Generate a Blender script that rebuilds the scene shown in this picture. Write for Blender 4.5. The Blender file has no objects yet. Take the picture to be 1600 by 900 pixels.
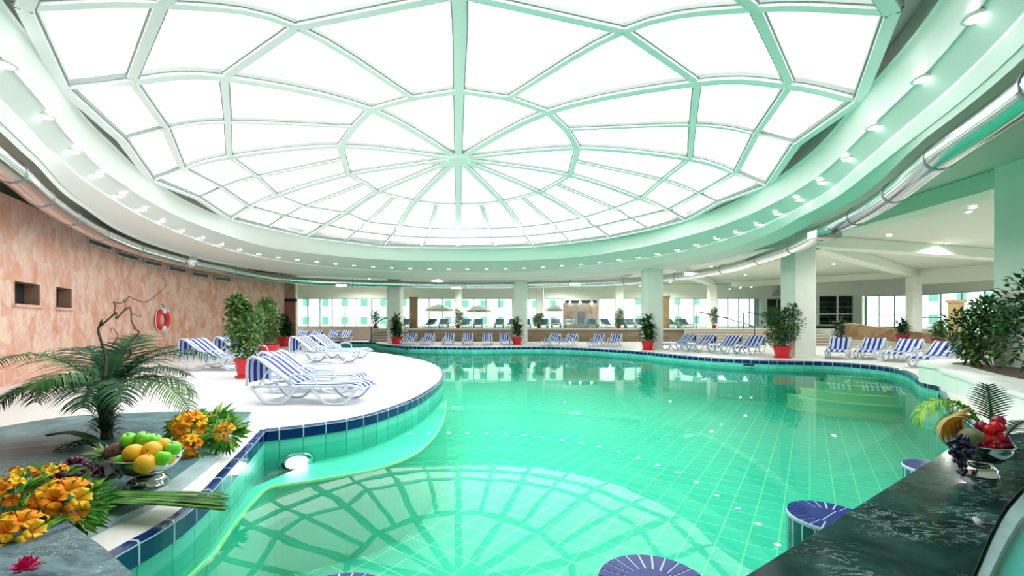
import bpy, bmesh, math, random
from mathutils import Vector, Matrix
random.seed(7)
C = bpy.context.scene.collection
F = 680.0; EYE = 1.2; HY = 505.0; CX = 800.0
PI = math.pi

def G(px, py, z=0.0):
    """plan point at height z seen at a photo position"""
    k = (EYE - z) / (py - HY)
    return (px - CX) * k, F * k
def V3(px, py, z=0.0):
    x, y = G(px, py, z); return Vector((x, y, z))
def at(px, py, Y):
    return Vector(((px - CX) * Y / F, Y, EYE - (py - HY) * Y / F))

# ---------------------------------------------------------------- materials
def nt(name):
    m = bpy.data.materials.new(name); m.use_nodes = True
    t = m.node_tree; b = t.nodes['Principled BSDF']
    return m, t, b
def mat(name, col, rough=0.5, metal=0.0, spec=0.5, noise=0.0, nscale=8.0, emis=None, trans=0.0, bump=0.0, bscale=40.0):
    m, t, b = nt(name)
    b.inputs['Base Color'].default_value = (*col, 1)
    b.inputs['Roughness'].default_value = rough
    b.inputs['Metallic'].default_value = metal
    b.inputs['Specular IOR Level'].default_value = spec
    if noise > 0 or bump > 0:
        tc = t.nodes.new('ShaderNodeTexCoord')
    if noise > 0:
        n = t.nodes.new('ShaderNodeTexNoise'); n.inputs['Scale'].default_value = nscale; n.inputs['Detail'].default_value = 4
        t.links.new(tc.outputs['Object'], n.inputs['Vector'])
        r = t.nodes.new('ShaderNodeValToRGB')
        r.color_ramp.elements[0].position = 0.3; r.color_ramp.elements[1].position = 0.7
        r.color_ramp.elements[0].color = (*[c * (1 - noise) for c in col], 1)
        r.color_ramp.elements[1].color = (*[min(1, c * (1 + noise)) for c in col], 1)
        t.links.new(n.outputs['Fac'], r.inputs['Fac']); t.links.new(r.outputs['Color'], b.inputs['Base Color'])
    if bump > 0:
        n2 = t.nodes.new('ShaderNodeTexNoise'); n2.inputs['Scale'].default_value = bscale
        t.links.new(tc.outputs['Object'], n2.inputs['Vector'])
        bp = t.nodes.new('ShaderNodeBump'); bp.inputs['Strength'].default_value = bump
        t.links.new(n2.outputs['Fac'], bp.inputs['Height']); t.links.new(bp.outputs['Normal'], b.inputs['Normal'])
    if emis:
        b.inputs['Emission Color'].default_value = (*emis[0], 1); b.inputs['Emission Strength'].default_value = emis[1]
    return m
def mth(t, op, a, b=None, c=None):
    n = t.nodes.new('ShaderNodeMath'); n.operation = op
    for i, x in enumerate((a, b, c)):
        if x is None: continue
        if hasattr(x, 'is_output'): t.links.new(x, n.inputs[i])
        else: n.inputs[i].default_value = x
    return n.outputs[0]
def mixc(t, fac, a, b):
    n = t.nodes.new('ShaderNodeMix'); n.data_type = 'RGBA'
    for i, x in ((0, fac), (6, a), (7, b)):
        if hasattr(x, 'is_output'): t.links.new(x, n.inputs[i])
        elif i == 0: n.inputs[0].default_value = x
        else: n.inputs[i].default_value = (*x, 1)
    return n.outputs[2]
def tile_mat(name, col, grout, su, sv, line, rough=0.3, coord='UV', vary=0.1, spec=0.5, offu=0.0, offv=0.0, rot=0.0):
    m, t, b = nt(name)
    tc = t.nodes.new('ShaderNodeTexCoord'); src = tc.outputs[coord]
    if rot:
        mp = t.nodes.new('ShaderNodeMapping'); mp.inputs['Rotation'].default_value = (0, 0, rot)
        t.links.new(src, mp.inputs['Vector']); src = mp.outputs[0]
    s = t.nodes.new('ShaderNodeSeparateXYZ'); t.links.new(src, s.inputs[0])
    fac = None; ids = []
    for out, size, off in ((s.outputs[0], su, offu), (s.outputs[1], sv, offv)):
        if not size: continue
        q = mth(t, 'DIVIDE', mth(t, 'ADD', out, off), size)
        f = mth(t, 'FRACT', q); ids.append(mth(t, 'FLOOR', q))
        d = mth(t, 'MINIMUM', f, mth(t, 'SUBTRACT', 1.0, f))
        l = mth(t, 'LESS_THAN', d, line / size / 2)
        fac = l if fac is None else mth(t, 'MAXIMUM', fac, l)
    cb = t.nodes.new('ShaderNodeCombineXYZ')
    for i, x in enumerate(ids): t.links.new(x, cb.inputs[i])
    wn = t.nodes.new('ShaderNodeTexWhiteNoise'); t.links.new(cb.outputs[0], wn.inputs['Vector'])
    c0 = mixc(t, wn.outputs['Value'], [c * (1 - vary) for c in col], [min(1, c * (1 + vary)) for c in col])
    t.links.new(mixc(t, fac, c0, grout), b.inputs['Base Color'])
    b.inputs['Roughness'].default_value = rough; b.inputs['Specular IOR Level'].default_value = spec
    return m
def marble_mat(name, dark, mid, vein, rough=0.12, scale=1.6, veins=0.5, coat=0.0, spec=0.5):
    m, t, b = nt(name)
    tc = t.nodes.new('ShaderNodeTexCoord')
    n = t.nodes.new('ShaderNodeTexNoise'); n.inputs['Scale'].default_value = scale; n.inputs['Detail'].default_value = 9; n.inputs['Roughness'].default_value = 0.65
    n.inputs['Distortion'].default_value = 1.2
    t.links.new(tc.outputs['Object'], n.inputs['Vector'])
    r = t.nodes.new('ShaderNodeValToRGB'); r.color_ramp.elements[0].position = 0.38; r.color_ramp.elements[1].position = 0.66
    r.color_ramp.elements[0].color = (*dark, 1); r.color_ramp.elements[1].color = (*mid, 1)
    t.links.new(n.outputs['Fac'], r.inputs['Fac'])
    n2 = t.nodes.new('ShaderNodeTexNoise'); n2.inputs['Scale'].default_value = scale * 1.7; n2.inputs['Detail'].default_value = 12
    n2.inputs['Roughness'].default_value = 0.62; n2.inputs['Distortion'].default_value = 2.2
    mp = t.nodes.new('ShaderNodeMapping'); mp.inputs['Location'].default_value = (3.3, 1.7, 0); mp.inputs['Scale'].default_value = (1, 2.2, 1)
    mp.inputs['Rotation'].default_value = (0, 0, 0.6)
    t.links.new(tc.outputs['Object'], mp.inputs['Vector']); t.links.new(mp.outputs[0], n2.inputs['Vector'])
    d = mth(t, 'ABSOLUTE', mth(t, 'SUBTRACT', n2.outputs['Fac'], 0.5))
    v = mth(t, 'SUBTRACT', 1.0, mth(t, 'MINIMUM', mth(t, 'MULTIPLY', d, 80.0), 1.0))
    n3 = t.nodes.new('ShaderNodeTexNoise'); n3.inputs['Scale'].default_value = scale * 1.3
    t.links.new(tc.outputs['Object'], n3.inputs['Vector'])
    gate = t.nodes.new('ShaderNodeMapRange'); gate.inputs[1].default_value = 0.47; gate.inputs[2].default_value = 0.62
    t.links.new(n3.outputs['Fac'], gate.inputs[0])
    v = mth(t, 'MULTIPLY', mth(t, 'MULTIPLY', v, gate.outputs[0]), veins)
    t.links.new(mixc(t, v, r.outputs['Color'], vein), b.inputs['Base Color'])
    b.inputs['Roughness'].default_value = rough
    b.inputs['Specular IOR Level'].default_value = spec
    return m
def stone_mat(name, cols, scale=(2.2, 2.2, 2.2), line=(0.45, 0.32, 0.25), lw=0.03, rough=0.8, nz=0.5):
    m, t, b = nt(name)
    tc = t.nodes.new('ShaderNodeTexCoord')
    mp = t.nodes.new('ShaderNodeMapping'); mp.inputs['Scale'].default_value = scale
    t.links.new(tc.outputs['Object'], mp.inputs['Vector'])
    nd = t.nodes.new('ShaderNodeTexNoise'); nd.inputs['Scale'].default_value = 1.5
    t.links.new(mp.outputs[0], nd.inputs['Vector'])
    vm = t.nodes.new('ShaderNodeVectorMath'); vm.operation = 'MULTIPLY_ADD'
    t.links.new(nd.outputs['Color'], vm.inputs[0]); vm.inputs[1].default_value = (0.5, 0.5, 0.5); t.links.new(mp.outputs[0], vm.inputs[2])
    v1 = t.nodes.new('ShaderNodeTexVoronoi'); v1.inputs['Scale'].default_value = 1.0; t.links.new(vm.outputs[0], v1.inputs['Vector'])
    v2 = t.nodes.new('ShaderNodeTexVoronoi'); v2.feature = 'DISTANCE_TO_EDGE'; t.links.new(vm.outputs[0], v2.inputs['Vector']); v2.inputs['Scale'].default_value = 1.0
    s = t.nodes.new('ShaderNodeSeparateColor'); t.links.new(v1.outputs['Color'], s.inputs[0])
    r = t.nodes.new('ShaderNodeValToRGB'); r.color_ramp.interpolation = 'LINEAR'
    while len(r.color_ramp.elements) < len(cols): r.color_ramp.elements.new(0.5)
    for i, c in enumerate(cols):
        r.color_ramp.elements[i].position = i / (len(cols) - 1); r.color_ramp.elements[i].color = (*c, 1)
    n = t.nodes.new('ShaderNodeTexNoise'); n.inputs['Scale'].default_value = 1.3; n.inputs['Detail'].default_value = 8; n.inputs['Roughness'].default_value = 0.65
    t.links.new(mp.outputs[0], n.inputs['Vector'])
    f = mth(t, 'ADD', mth(t, 'MULTIPLY', s.outputs[0], 1 - nz), mth(t, 'MULTIPLY', mth(t, 'SUBTRACT', mth(t, 'MULTIPLY', n.outputs['Fac'], 2.0), 0.5), nz))
    t.links.new(f, r.inputs['Fac'])
    l = mth(t, 'MULTIPLY', mth(t, 'LESS_THAN', v2.outputs['Distance'], lw), 0.42)
    t.links.new(mixc(t, l, r.outputs['Color'], line), b.inputs['Base Color'])
    b.inputs['Roughness'].default_value = rough
    return m

WHITE = (0.86, 0.9, 0.86)
M = {}
M['ring_white'] = mat('ring_white', (0.92, 0.89, 0.85), 0.5)
M['ring_mint'] = mat('ring_mint', (0.80, 0.80, 0.77), 0.55)
M['curb_grey'] = mat('curb_grey', (0.36, 0.36, 0.33), 0.6)
M['dome_frame'] = mat('dome_frame', (0.88, 0.89, 0.88), 0.45)
M['gasket'] = mat('gasket_grey', (0.30, 0.33, 0.32), 0.6)
M['ceiling'] = mat('ceiling_mint', (0.60, 0.67, 0.57), 0.7)
M['beam'] = mat('beam_mint', (0.68, 0.77, 0.66), 0.7)
M['header'] = mat('header_paint', (0.88, 0.93, 0.85), 0.6)
M['column'] = mat('column_cream', (0.86, 0.87, 0.81), 0.55, noise=0.03, nscale=3)
M['duct'] = mat('duct_metal', (0.80, 0.82, 0.84), 0.16, 1.0, bump=0.05, bscale=6)
M['strap'] = mat('strap_metal', (0.45, 0.47, 0.5), 0.3, 1.0)
M['deck'] = tile_mat('deck_tiles', (0.78, 0.745, 0.73), (0.68, 0.64, 0.62), 0.6, 0.6, 0.006, rough=0.35, coord='Object', vary=0.02, spec=0.35)
M['coping'] = mat('coping_stone', (0.83, 0.77, 0.72), 0.45, noise=0.05, nscale=4)
M['navy'] = tile_mat('navy_tile', (0.005, 0.024, 0.15), (0.62, 0.68, 0.78), 0.25, 0, 0.012, rough=0.12)
M['navy_stool'] = mat('navy_stool_tile', (0.002, 0.016, 0.20), 0.2, spec=0.2)
M['pool_wall'] = tile_mat('pool_wall_tile', (0.15, 0.68, 0.56), (0.07, 0.42, 0.36), 0.25, 0, 0.012, rough=0.3)
M['pool_floor'] = tile_mat('pool_floor_tile', (0.045, 0.57, 0.40), (0.33, 0.80, 0.40), 0.30, 0.30, 0.016, rough=0.4, coord='Object', vary=0.05, rot=0.6)
M['ledge'] = mat('ledge_tile', (0.10, 0.72, 0.52), 0.4)
M['nosing'] = mat('nosing_yellow', (0.55, 0.95, 0.42), 0.4)
M['stair_green'] = mat('step_green', (0.45, 0.80, 0.50), 0.4)
M['marble_dark'] = marble_mat('green_marble_dark', (0.004, 0.014, 0.014), (0.022, 0.065, 0.056), (0.5, 0.72, 0.68), 0.12, 2.4, 0.75, spec=0.03)
M['marble_slab'] = marble_mat('green_marble_slab', (0.045, 0.12, 0.13), (0.16, 0.30, 0.33), (0.55, 0.7, 0.72), 0.3, 1.7, 0.5, spec=0.06)
M['marble_lip'] = mat('marble_lip', (0.33, 0.46, 0.48), 0.2, noise=0.12, nscale=5)
M['stone_wall'] = stone_mat('pink_crazy_stone', [(0.52, 0.17, 0.11), (0.68, 0.32, 0.16), (0.70, 0.36, 0.27), (0.76, 0.50, 0.42), (0.80, 0.58, 0.40), (0.62, 0.28, 0.22)], (3.0, 3.0, 1.9), line=(0.60, 0.36, 0.28), lw=0.02, nz=0.66)
M['stone_base'] = stone_mat('red_base_stone', [(0.62, 0.25, 0.17), (0.72, 0.38, 0.28), (0.78, 0.50, 0.40)], (2.5, 2.5, 2.5), line=(0.8, 0.62, 0.52))
M['stone_tan'] = stone_mat('tan_rubble_stone', [(0.12, 0.06, 0.03), (0.26, 0.15, 0.07), (0.36, 0.25, 0.13), (0.20, 0.14, 0.09)], (3.5, 3.5, 3.5), line=(0.30, 0.25, 0.18))
M['terrace_face'] = tile_mat('terrace_face_brick', (0.27, 0.19, 0.13), (0.20, 0.19, 0.15), 0.9, 0.17, 0.03, rough=0.8, vary=0.22)
M['terrace_top'] = mat('terrace_top', (0.52, 0.56, 0.50), 0.5)
M['stair'] = mat('stair_stone', (0.55, 0.55, 0.48), 0.6)
M['mullion'] = mat('mullion_paint', (0.55, 0.74, 0.70), 0.4)
M['white_trim'] = mat('white_trim', (0.80, 0.88, 0.84), 0.4)
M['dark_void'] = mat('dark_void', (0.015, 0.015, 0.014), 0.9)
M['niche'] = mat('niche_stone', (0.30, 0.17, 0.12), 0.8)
M['vent_frame'] = mat('vent_frame', (0.72, 0.68, 0.64), 0.4)
M['vent_dark'] = mat('vent_dark', (0.14, 0.16, 0.17), 0.5)
M['white_plastic'] = mat('white_plastic', (0.62, 0.70, 0.78), 0.35)
M['teal_plastic'] = mat('teal_plastic', (0.018, 0.06, 0.07), 0.4)
M['teal_frame'] = mat('teal_frame', (0.16, 0.28, 0.29), 0.4)
M['dark_metal'] = mat('dark_metal', (0.03, 0.05, 0.06), 0.35, 0.6)
M['pot_red'] = mat('pot_red', (0.62, 0.012, 0.02), 0.35)
M['pot_dark'] = mat('pot_dark_red', (0.22, 0.01, 0.03), 0.4)
M['soil'] = mat('soil', (0.12, 0.08, 0.055), 0.95, noise=0.4, nscale=30)
M['bark'] = mat('bark', (0.12, 0.10, 0.07), 0.85, noise=0.3, nscale=30)
def leaf_mat(name, a, b_, rough=0.35):
    m, t, b = nt(name)
    tc = t.nodes.new('ShaderNodeTexCoord'); n = t.nodes.new('ShaderNodeTexNoise'); n.inputs['Scale'].default_value = 7; n.inputs['Detail'].default_value = 3
    t.links.new(tc.outputs['Object'], n.inputs['Vector'])
    mr = t.nodes.new('ShaderNodeMapRange'); mr.inputs[1].default_value = 0.35; mr.inputs[2].default_value = 0.65
    t.links.new(n.outputs['Fac'], mr.inputs[0])
    t.links.new(mixc(t, mr.outputs[0], a, b_), b.inputs['Base Color'])
    b.inputs['Roughness'].default_value = rough + 0.15; b.inputs['Specular IOR Level'].default_value = 0.22
    return m
M['leaf_mid'] = leaf_mat('leaf_mid', (0.035, 0.12, 0.03), (0.13, 0.26, 0.05))
M['leaf_light'] = leaf_mat('leaf_light', (0.10, 0.24, 0.06), (0.28, 0.36, 0.08))
M['leaf_dark'] = leaf_mat('leaf_dark', (0.012, 0.055, 0.025), (0.05, 0.12, 0.04))
M['leaf_palm'] = leaf_mat('leaf_palm', (0.008, 0.05, 0.025), (0.03, 0.12, 0.035), 0.5)
M['leaf_bright'] = leaf_mat('leaf_bright', (0.13, 0.36, 0.03), (0.40, 0.62, 0.08), 0.35)
M['leaf_flower'] = leaf_mat('leaf_flower', (0.02, 0.13, 0.015), (0.09, 0.33, 0.035), 0.35)
M['blade'] = leaf_mat('grass_blade', (0.02, 0.09, 0.012), (0.12, 0.30, 0.04), 0.35)
M['leaf_big'] = leaf_mat('leaf_big', (0.006, 0.04, 0.02), (0.02, 0.09, 0.03), 0.2)
M['petal_orange'] = leaf_mat('petal_orange', (0.95, 0.24, 0.008), (1.0, 0.44, 0.01), 0.5)
M['petal_yellow'] = leaf_mat('petal_yellow', (1.0, 0.50, 0.015), (1.0, 0.68, 0.04), 0.5)
M['stamen'] = mat('stamen', (0.20, 0.02, 0.015), 0.6)
M['magenta'] = mat('petal_magenta', (0.75, 0.01, 0.16), 0.5)
M['apple'] = mat('apple_green', (0.20, 0.68, 0.03), 0.25, noise=0.15, nscale=9)
M['orange'] = mat('orange_peel', (1.0, 0.47, 0.02), 0.4, noise=0.08, nscale=9, bump=0.12, bscale=60)
M['stem'] = mat('stem_brown', (0.08, 0.05, 0.02), 0.7)
M['silver'] = mat('silver', (0.62, 0.62, 0.60), 0.08, 1.0)
M['grape_black'] = mat('grape_black', (0.018, 0.012, 0.055), 0.28)
M['grape_purple'] = mat('grape_purple', (0.10, 0.006, 0.04), 0.3)
M['red_fruit'] = mat('red_fruit', (0.80, 0.012, 0.02), 0.22, noise=0.2, nscale=10)
M['plum'] = mat('plum', (0.34, 0.006, 0.05), 0.22)
M['melon_flesh'] = mat('melon_flesh', (0.92, 0.36, 0.03), 0.45)
M['melon_rind'] = mat('melon_rind', (0.52, 0.33, 0.12), 0.6, noise=0.25, nscale=18)
M['kiwi_skin'] = mat('kiwi_skin', (0.27, 0.27, 0.12), 0.8, noise=0.2, nscale=30)
M['pineapple'] = stone_mat('pineapple_skin', [(0.10, 0.03, 0.02), (0.22, 0.09, 0.05), (0.34, 0.16, 0.08)], (30, 30, 30), line=(0.04, 0.015, 0.01), lw=0.12)
M['life_red'] = mat('life_red', (0.75, 0.02, 0.03), 0.4)
M['life_white'] = mat('life_white', (0.82, 0.85, 0.90), 0.4)
M['door_wood'] = mat('door_wood', (0.45, 0.19, 0.13), 0.5, noise=0.15, nscale=4)
M['bulb'] = mat('bulb_glow', (1, 1, 1), 0.4, emis=((0.9, 1.0, 0.98), 14.0))
M['bulb_pool'] = mat('pool_lamp_glow', (1, 1, 1), 0.4, emis=((0.9, 1.0, 0.95), 12.0))
M['lamp_box'] = mat('lamp_box_glow', (0.9, 1, 0.95), 0.4, emis=((0.9, 1.0, 0.95), 1.2))
M['chrome'] = mat('chrome', (0.75, 0.78, 0.8), 0.15, 1.0)
M['hotel'] = mat('hotel_render', (0.82, 0.84, 0.82), 0.8)
M['hotel_glass'] = mat('hotel_glass', (0.13, 0.26, 0.23), 0.5, spec=0.1)
M['hotel_roof'] = mat('hotel_roof', (0.72, 0.34, 0.28), 0.8)
M['hotel_balcony'] = mat('hotel_balcony', (0.78, 0.60, 0.56), 0.8)
M['lawn'] = mat('lawn', (0.25, 0.48, 0.28), 0.9, noise=0.2, nscale=2)
M['paving'] = mat('outside_paving', (0.62, 0.64, 0.60), 0.8)
M['parasol'] = mat('parasol_cloth', (0.86, 0.80, 0.78), 0.8)
M['parasol_pink'] = mat('parasol_valance', (0.70, 0.40, 0.34), 0.8)

def glass_mat(name, tint, ior_fac=1.0, rough=0.02, base=0.0):
    m = bpy.data.materials.new(name); m.use_nodes = True; t = m.node_tree; t.nodes.clear()
    o = t.nodes.new('ShaderNodeOutputMaterial'); tr = t.nodes.new('ShaderNodeBsdfTransparent'); gl = t.nodes.new('ShaderNodeBsdfGlossy')
    fr = t.nodes.new('ShaderNodeFresnel'); fr.inputs['IOR'].default_value = 1.4
    mx = t.nodes.new('ShaderNodeMixShader')
    tr.inputs[0].default_value = (*tint, 1); gl.inputs['Roughness'].default_value = rough
    t.links.new(mth(t, 'MULTIPLY', fr.outputs[0], ior_fac), mx.inputs[0]); t.links.new(tr.outputs[0], mx.inputs[1]); t.links.new(gl.outputs[0], mx.inputs[2])
    t.links.new(mx.outputs[0], o.inputs[0])
    return m, t, gl, fr
M['dome_glass'] = glass_mat('dome_glazing', (0.98, 1.0, 1.0), 0.25)[0]
M['glass'] = glass_mat('window_glass', (0.86, 0.97, 0.94), 0.5)[0]
wm, wt, wgl, wfr = glass_mat('pool_water', (0.70, 0.98, 0.92), 0.62, 0.0)
wfr.inputs['IOR'].default_value = 1.33
tc = wt.nodes.new('ShaderNodeTexCoord'); wn_ = wt.nodes.new('ShaderNodeTexNoise'); wn_.inputs['Scale'].default_value = 1.3; wn_.inputs['Detail'].default_value = 2
wt.links.new(tc.outputs['Object'], wn_.inputs['Vector'])
wb = wt.nodes.new('ShaderNodeBump'); wb.inputs['Strength'].default_value = 0.007; wb.inputs['Distance'].default_value = 0.2
wt.links.new(wn_.outputs['Fac'], wb.inputs['Height']); wt.links.new(wb.outputs[0], wgl.inputs['Normal'])
M['water'] = wm

def stripe_mat(name, blue, white, n=3.5):
    m, t, b = nt(name)
    tc = t.nodes.new('ShaderNodeTexCoord'); s = t.nodes.new('ShaderNodeSeparateXYZ'); t.links.new(tc.outputs['UV'], s.inputs[0])
    f = mth(t, 'FRACT', mth(t, 'ADD', mth(t, 'MULTIPLY', s.outputs[0], n), 0.25))
    l = mth(t, 'LESS_THAN', f, 0.5)
    t.links.new(mixc(t, l, white, blue), b.inputs['Base Color']); b.inputs['Roughness'].default_value = 0.7
    return m
M['stripes'] = stripe_mat('blue_white_stripes', (0.008, 0.02, 0.30), (0.60, 0.67, 0.84))

# ---------------------------------------------------------------- mesh helpers
class MB:
    def __init__(s): s.v = []; s.f = []; s.mi = []; s.uv = {}
    def box(s, x0, x1, y0, y1, z0, z1, mi=0):
        b = len(s.v)
        s.v += [(x, y, z) for z in (z0, z1) for y in (y0, y1) for x in (x0, x1)]
        s.f += [tuple(b + i for i in q) for q in ((0, 2, 3, 1), (4, 5, 7, 6), (0, 1, 5, 4), (2, 6, 7, 3), (0, 4, 6, 2), (1, 3, 7, 5))]
        s.mi += [mi] * 6; return s
    def obox(s, c, ax, w, d, z0, z1, mi=0):
        """box centred on plan point c, long axis direction ax (angle), w along, d across"""
        ca, sa = math.cos(ax), math.sin(ax); b = len(s.v)
        for z in (z0, z1):
            for j in (-d / 2, d / 2):
                for i in (-w / 2, w / 2):
                    s.v.append((c[0] + i * ca - j * sa, c[1] + i * sa + j * ca, z))
        s.f += [tuple(b + i for i in q) for q in ((0, 2, 3, 1), (4, 5, 7, 6), (0, 1, 5, 4), (2, 6, 7, 3), (0, 4, 6, 2), (1, 3, 7, 5))]
        s.mi += [mi] * 6; return s
    def grid(s, rows, closed=False, mi=0, uv=None):
        """rows: list of lists of points"""
        b = len(s.v); n = len(rows[0])
        for r in rows: s.v += [tuple(p) for p in r]
        for i in range(len(rows) - 1):
            for j in range(n if closed else n - 1):
                k = (j + 1) % n
                q = (b + i * n + j, b + i * n + k, b + (i + 1) * n + k, b + (i + 1) * n + j)
                if uv: s.uv[len(s.f)] = (uv(i, j), uv(i, j + 1), uv(i + 1, j + 1), uv(i + 1, j))
                s.f.append(q); s.mi.append(mi)
        return s
    def tube(s, pts, r, n=8, mi=0, cap=True):
        pts = [Vector(p) for p in pts]; rr = r if hasattr(r, '__len__') else [r] * len(pts)
        t0 = (pts[1] - pts[0]).normalized(); u = t0.orthogonal().normalized(); b = len(s.v)
        for i, p in enumerate(pts):
            t = ((pts[min(i + 1, len(pts) - 1)] - pts[max(i - 1, 0)])).normalized()
            u = (u - t * u.dot(t)); u = u.normalized() if u.length > 1e-6 else t.orthogonal().normalized()
            w = t.cross(u)
            for k in range(n):
                a = 2 * PI * k / n; s.v.append(tuple(p + (u * math.cos(a) + w * math.sin(a)) * rr[i]))
        for i in range(len(pts) - 1):
            for k in range(n):
                k2 = (k + 1) % n
                s.f.append((b + i * n + k, b + i * n + k2, b + (i + 1) * n + k2, b + (i + 1) * n + k)); s.mi.append(mi)
        if cap:
            s.f.append(tuple(b + k for k in range(n))[::-1]); s.f.append(tuple(b + (len(pts) - 1) * n + k for k in range(n))); s.mi += [mi, mi]
        return s
    def lathe(s, prof, c=(0, 0, 0), n=24, mi=0, close=False):
        rows = [[(c[0] + r * math.cos(2 * PI * k / n), c[1] + r * math.sin(2 * PI * k / n), c[2] + z) for k in range(n)] for r, z in prof]
        return s.grid(rows, True, mi)
    def ball(s, c, r, n=10, m=7, sx=1, sy=1, sz=1, mi=0):
        b = len(s.v); rows = []
        for i in range(m + 1):
            th = PI * i / m
            rr = max(math.sin(th), 1e-3) * r
            rows.append([(c[0] + rr * math.cos(2 * PI * k / n) * sx, c[1] + rr * math.sin(2 * PI * k / n) * sy, c[2] + r * math.cos(th) * sz) for k in range(n)])
        return s.grid(rows[::-1], True, mi)
    def poly(s, pts, mi=0):
        b = len(s.v); s.v += [tuple(p) for p in pts]; s.f.append(tuple(range(b, b + len(pts)))); s.mi.append(mi); return s
    def prism(s, pts, z0, z1, mi=0):
        n = len(pts); b = len(s.v)
        s.v += [(p[0], p[1], z0) for p in pts] + [(p[0], p[1], z1) for p in pts]
        s.f.append(tuple(b + i for i in range(n))[::-1]); s.f.append(tuple(b + n + i for i in range(n)))
        for i in range(n):
            j = (i + 1) % n; s.f.append((b + i, b + j, b + n + j, b + n + i))
        s.mi += [mi] * (n + 2); return s
    def leaf(s, p, d, up, L, W, fold=0.15, droop=0.0, mi=0):
        d = d.normalized(); side = d.cross(up)
        side = side.normalized() if side.length > 1e-4 else d.orthogonal().normalized()
        nrm = side.cross(d); b = len(s.v)
        m = p + d * L * 0.45; e = p + d * L - nrm * droop * L
        m = m + nrm * fold * W * -0.5
        s.v += [tuple(p), tuple(m - side * W / 2 + nrm * fold * W), tuple(m), tuple(m + side * W / 2 + nrm * fold * W), tuple(e)]
        s.f += [(b, b + 2, b + 1), (b, b + 3, b + 2), (b + 1, b + 2, b + 4), (b + 2, b + 3, b + 4)]; s.mi += [mi] * 4
        return s
    def build(s, name, mats, parent=None, smooth=False, loc=None, bevel=0.0):
        me = bpy.data.meshes.new(name); me.from_pydata(s.v, [], s.f)
        if not isinstance(mats, (list, tuple)): mats = [mats]
        for m in mats: me.materials.append(m)
        if len(mats) > 1: me.polygons.foreach_set('material_index', s.mi)
        if s.uv:
            uvl = me.uv_layers.new(name='UVMap')
            for fi, q in s.uv.items():
                pl = me.polygons[fi]
                for k, li in enumerate(pl.loop_indices): uvl.data[li].uv = q[k]
        if smooth: me.polygons.foreach_set('use_smooth', [True] * len(me.polygons))
        me.update()
        o = bpy.data.objects.new(name, me); C.objects.link(o)
        if parent: o.parent = parent
        if loc: o.location = loc
        if bevel:
            md = o.modifiers.new('b', 'BEVEL'); md.width = bevel; md.segments = 2; md.limit_method = 'ANGLE'
        return o

def empty(name, loc=(0, 0, 0), rz=0.0):
    o = bpy.data.objects.new(name, None); C.objects.link(o); o.location = loc; o.rotation_euler = (0, 0, rz); o.empty_display_size = 0.1
    return o
def tag(o, label=None, cat=None, group=None, kind=None):
    if label: o['label'] = label
    if cat: o['category'] = cat
    if group: o['group'] = group
    if kind: o['kind'] = kind
    return o
KIDS = {}
def copy_tree(o, parent=None):
    c = o.copy(); C.objects.link(c)
    if parent: c.parent = parent
    for ch in list(o.children): copy_tree(ch, c)
    return c
def flat(name, outer, holes, z, m, thick=0.0, kind=None):
    """flat polygon with holes, filled"""
    cu = bpy.data.curves.new(name, 'CURVE'); cu.dimensions = '2D'; cu.fill_mode = 'BOTH'
    if thick: cu.extrude = thick / 2
    for ring in [outer] + holes:
        sp = cu.splines.new('POLY'); sp.points.add(len(ring) - 1)
        for i, p in enumerate(ring): sp.points[i].co = (p[0], p[1], 0, 1)
        sp.use_cyclic_u = True
    tmp = bpy.data.objects.new(name + '_tmp', cu); C.objects.link(tmp)
    bpy.context.view_layer.update()
    me = bpy.data.meshes.new_from_object(tmp.evaluated_get(bpy.context.evaluated_depsgraph_get()))
    bpy.data.objects.remove(tmp); bpy.data.curves.remove(cu)
    me.name = name; me.materials.clear(); me.materials.append(m)
    o = bpy.data.objects.new(name, me); C.objects.link(o); o.location = (0, 0, z - thick / 2)
    if kind: o['kind'] = kind
    return o
def catmull(pts, n=6, closed=False):
    pts = [Vector(p) for p in pts]; out = []; N = len(pts)
    for i in range(N if closed else N - 1):
        p1, p2 = pts[i], pts[(i + 1) % N]
        p0 = pts[i - 1] if (closed or i > 0) else p1 * 2 - p2
        p3 = pts[(i + 2) % N] if (closed or i + 2 < N) else p2 * 2 - p1
        for k in range(n):
            t = k / n; t2 = t * t; t3 = t2 * t
            out.append(0.5 * ((2 * p1) + (p2 - p0) * t + (2 * p0 - 5 * p1 + 4 * p2 - p3) * t2 + (3 * p1 - p0 - 3 * p2 + p3) * t3))
    if not closed: out.append(pts[-1])
    return out
# ---------------------------------------------------------------- camera, world
cam = bpy.data.cameras.new('camera'); co = bpy.data.objects.new('camera', cam); C.objects.link(co)
cam.sensor_width = 36; cam.lens = 36 * F / 1600; cam.shift_y = (HY - 450) / 1600; cam.clip_end = 500; cam.clip_start = 0.05
co.location = (0, 0, EYE); co.rotation_euler = (PI / 2, 0, 0)
sc = bpy.context.scene; sc.camera = co
w = bpy.data.worlds.new('world'); sc.world = w; w.use_nodes = True
w.node_tree.nodes['Background'].inputs[0].default_value = (0.97, 1.0, 1.0, 1)
w.node_tree.nodes['Background'].inputs[1].default_value = 3.6
vs = sc.view_settings; vs.view_transform = 'Standard'; vs.look = 'None'; vs.gamma = 1; vs.exposure = 0.45; vs.use_curve_mapping = False
cy = sc.cycles; cy.max_bounces = 7; cy.diffuse_bounces = 4; cy.glossy_bounces = 4; cy.transparent_max_bounces = 14; cy.transmission_bounces = 4
cy.caustics_reflective = False; cy.caustics_refractive = False; cy.sample_clamp_indirect = 8.0
cy.use_denoising = True
try: cy.denoiser = 'OPENIMAGEDENOISE'
except Exception: pass

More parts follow.
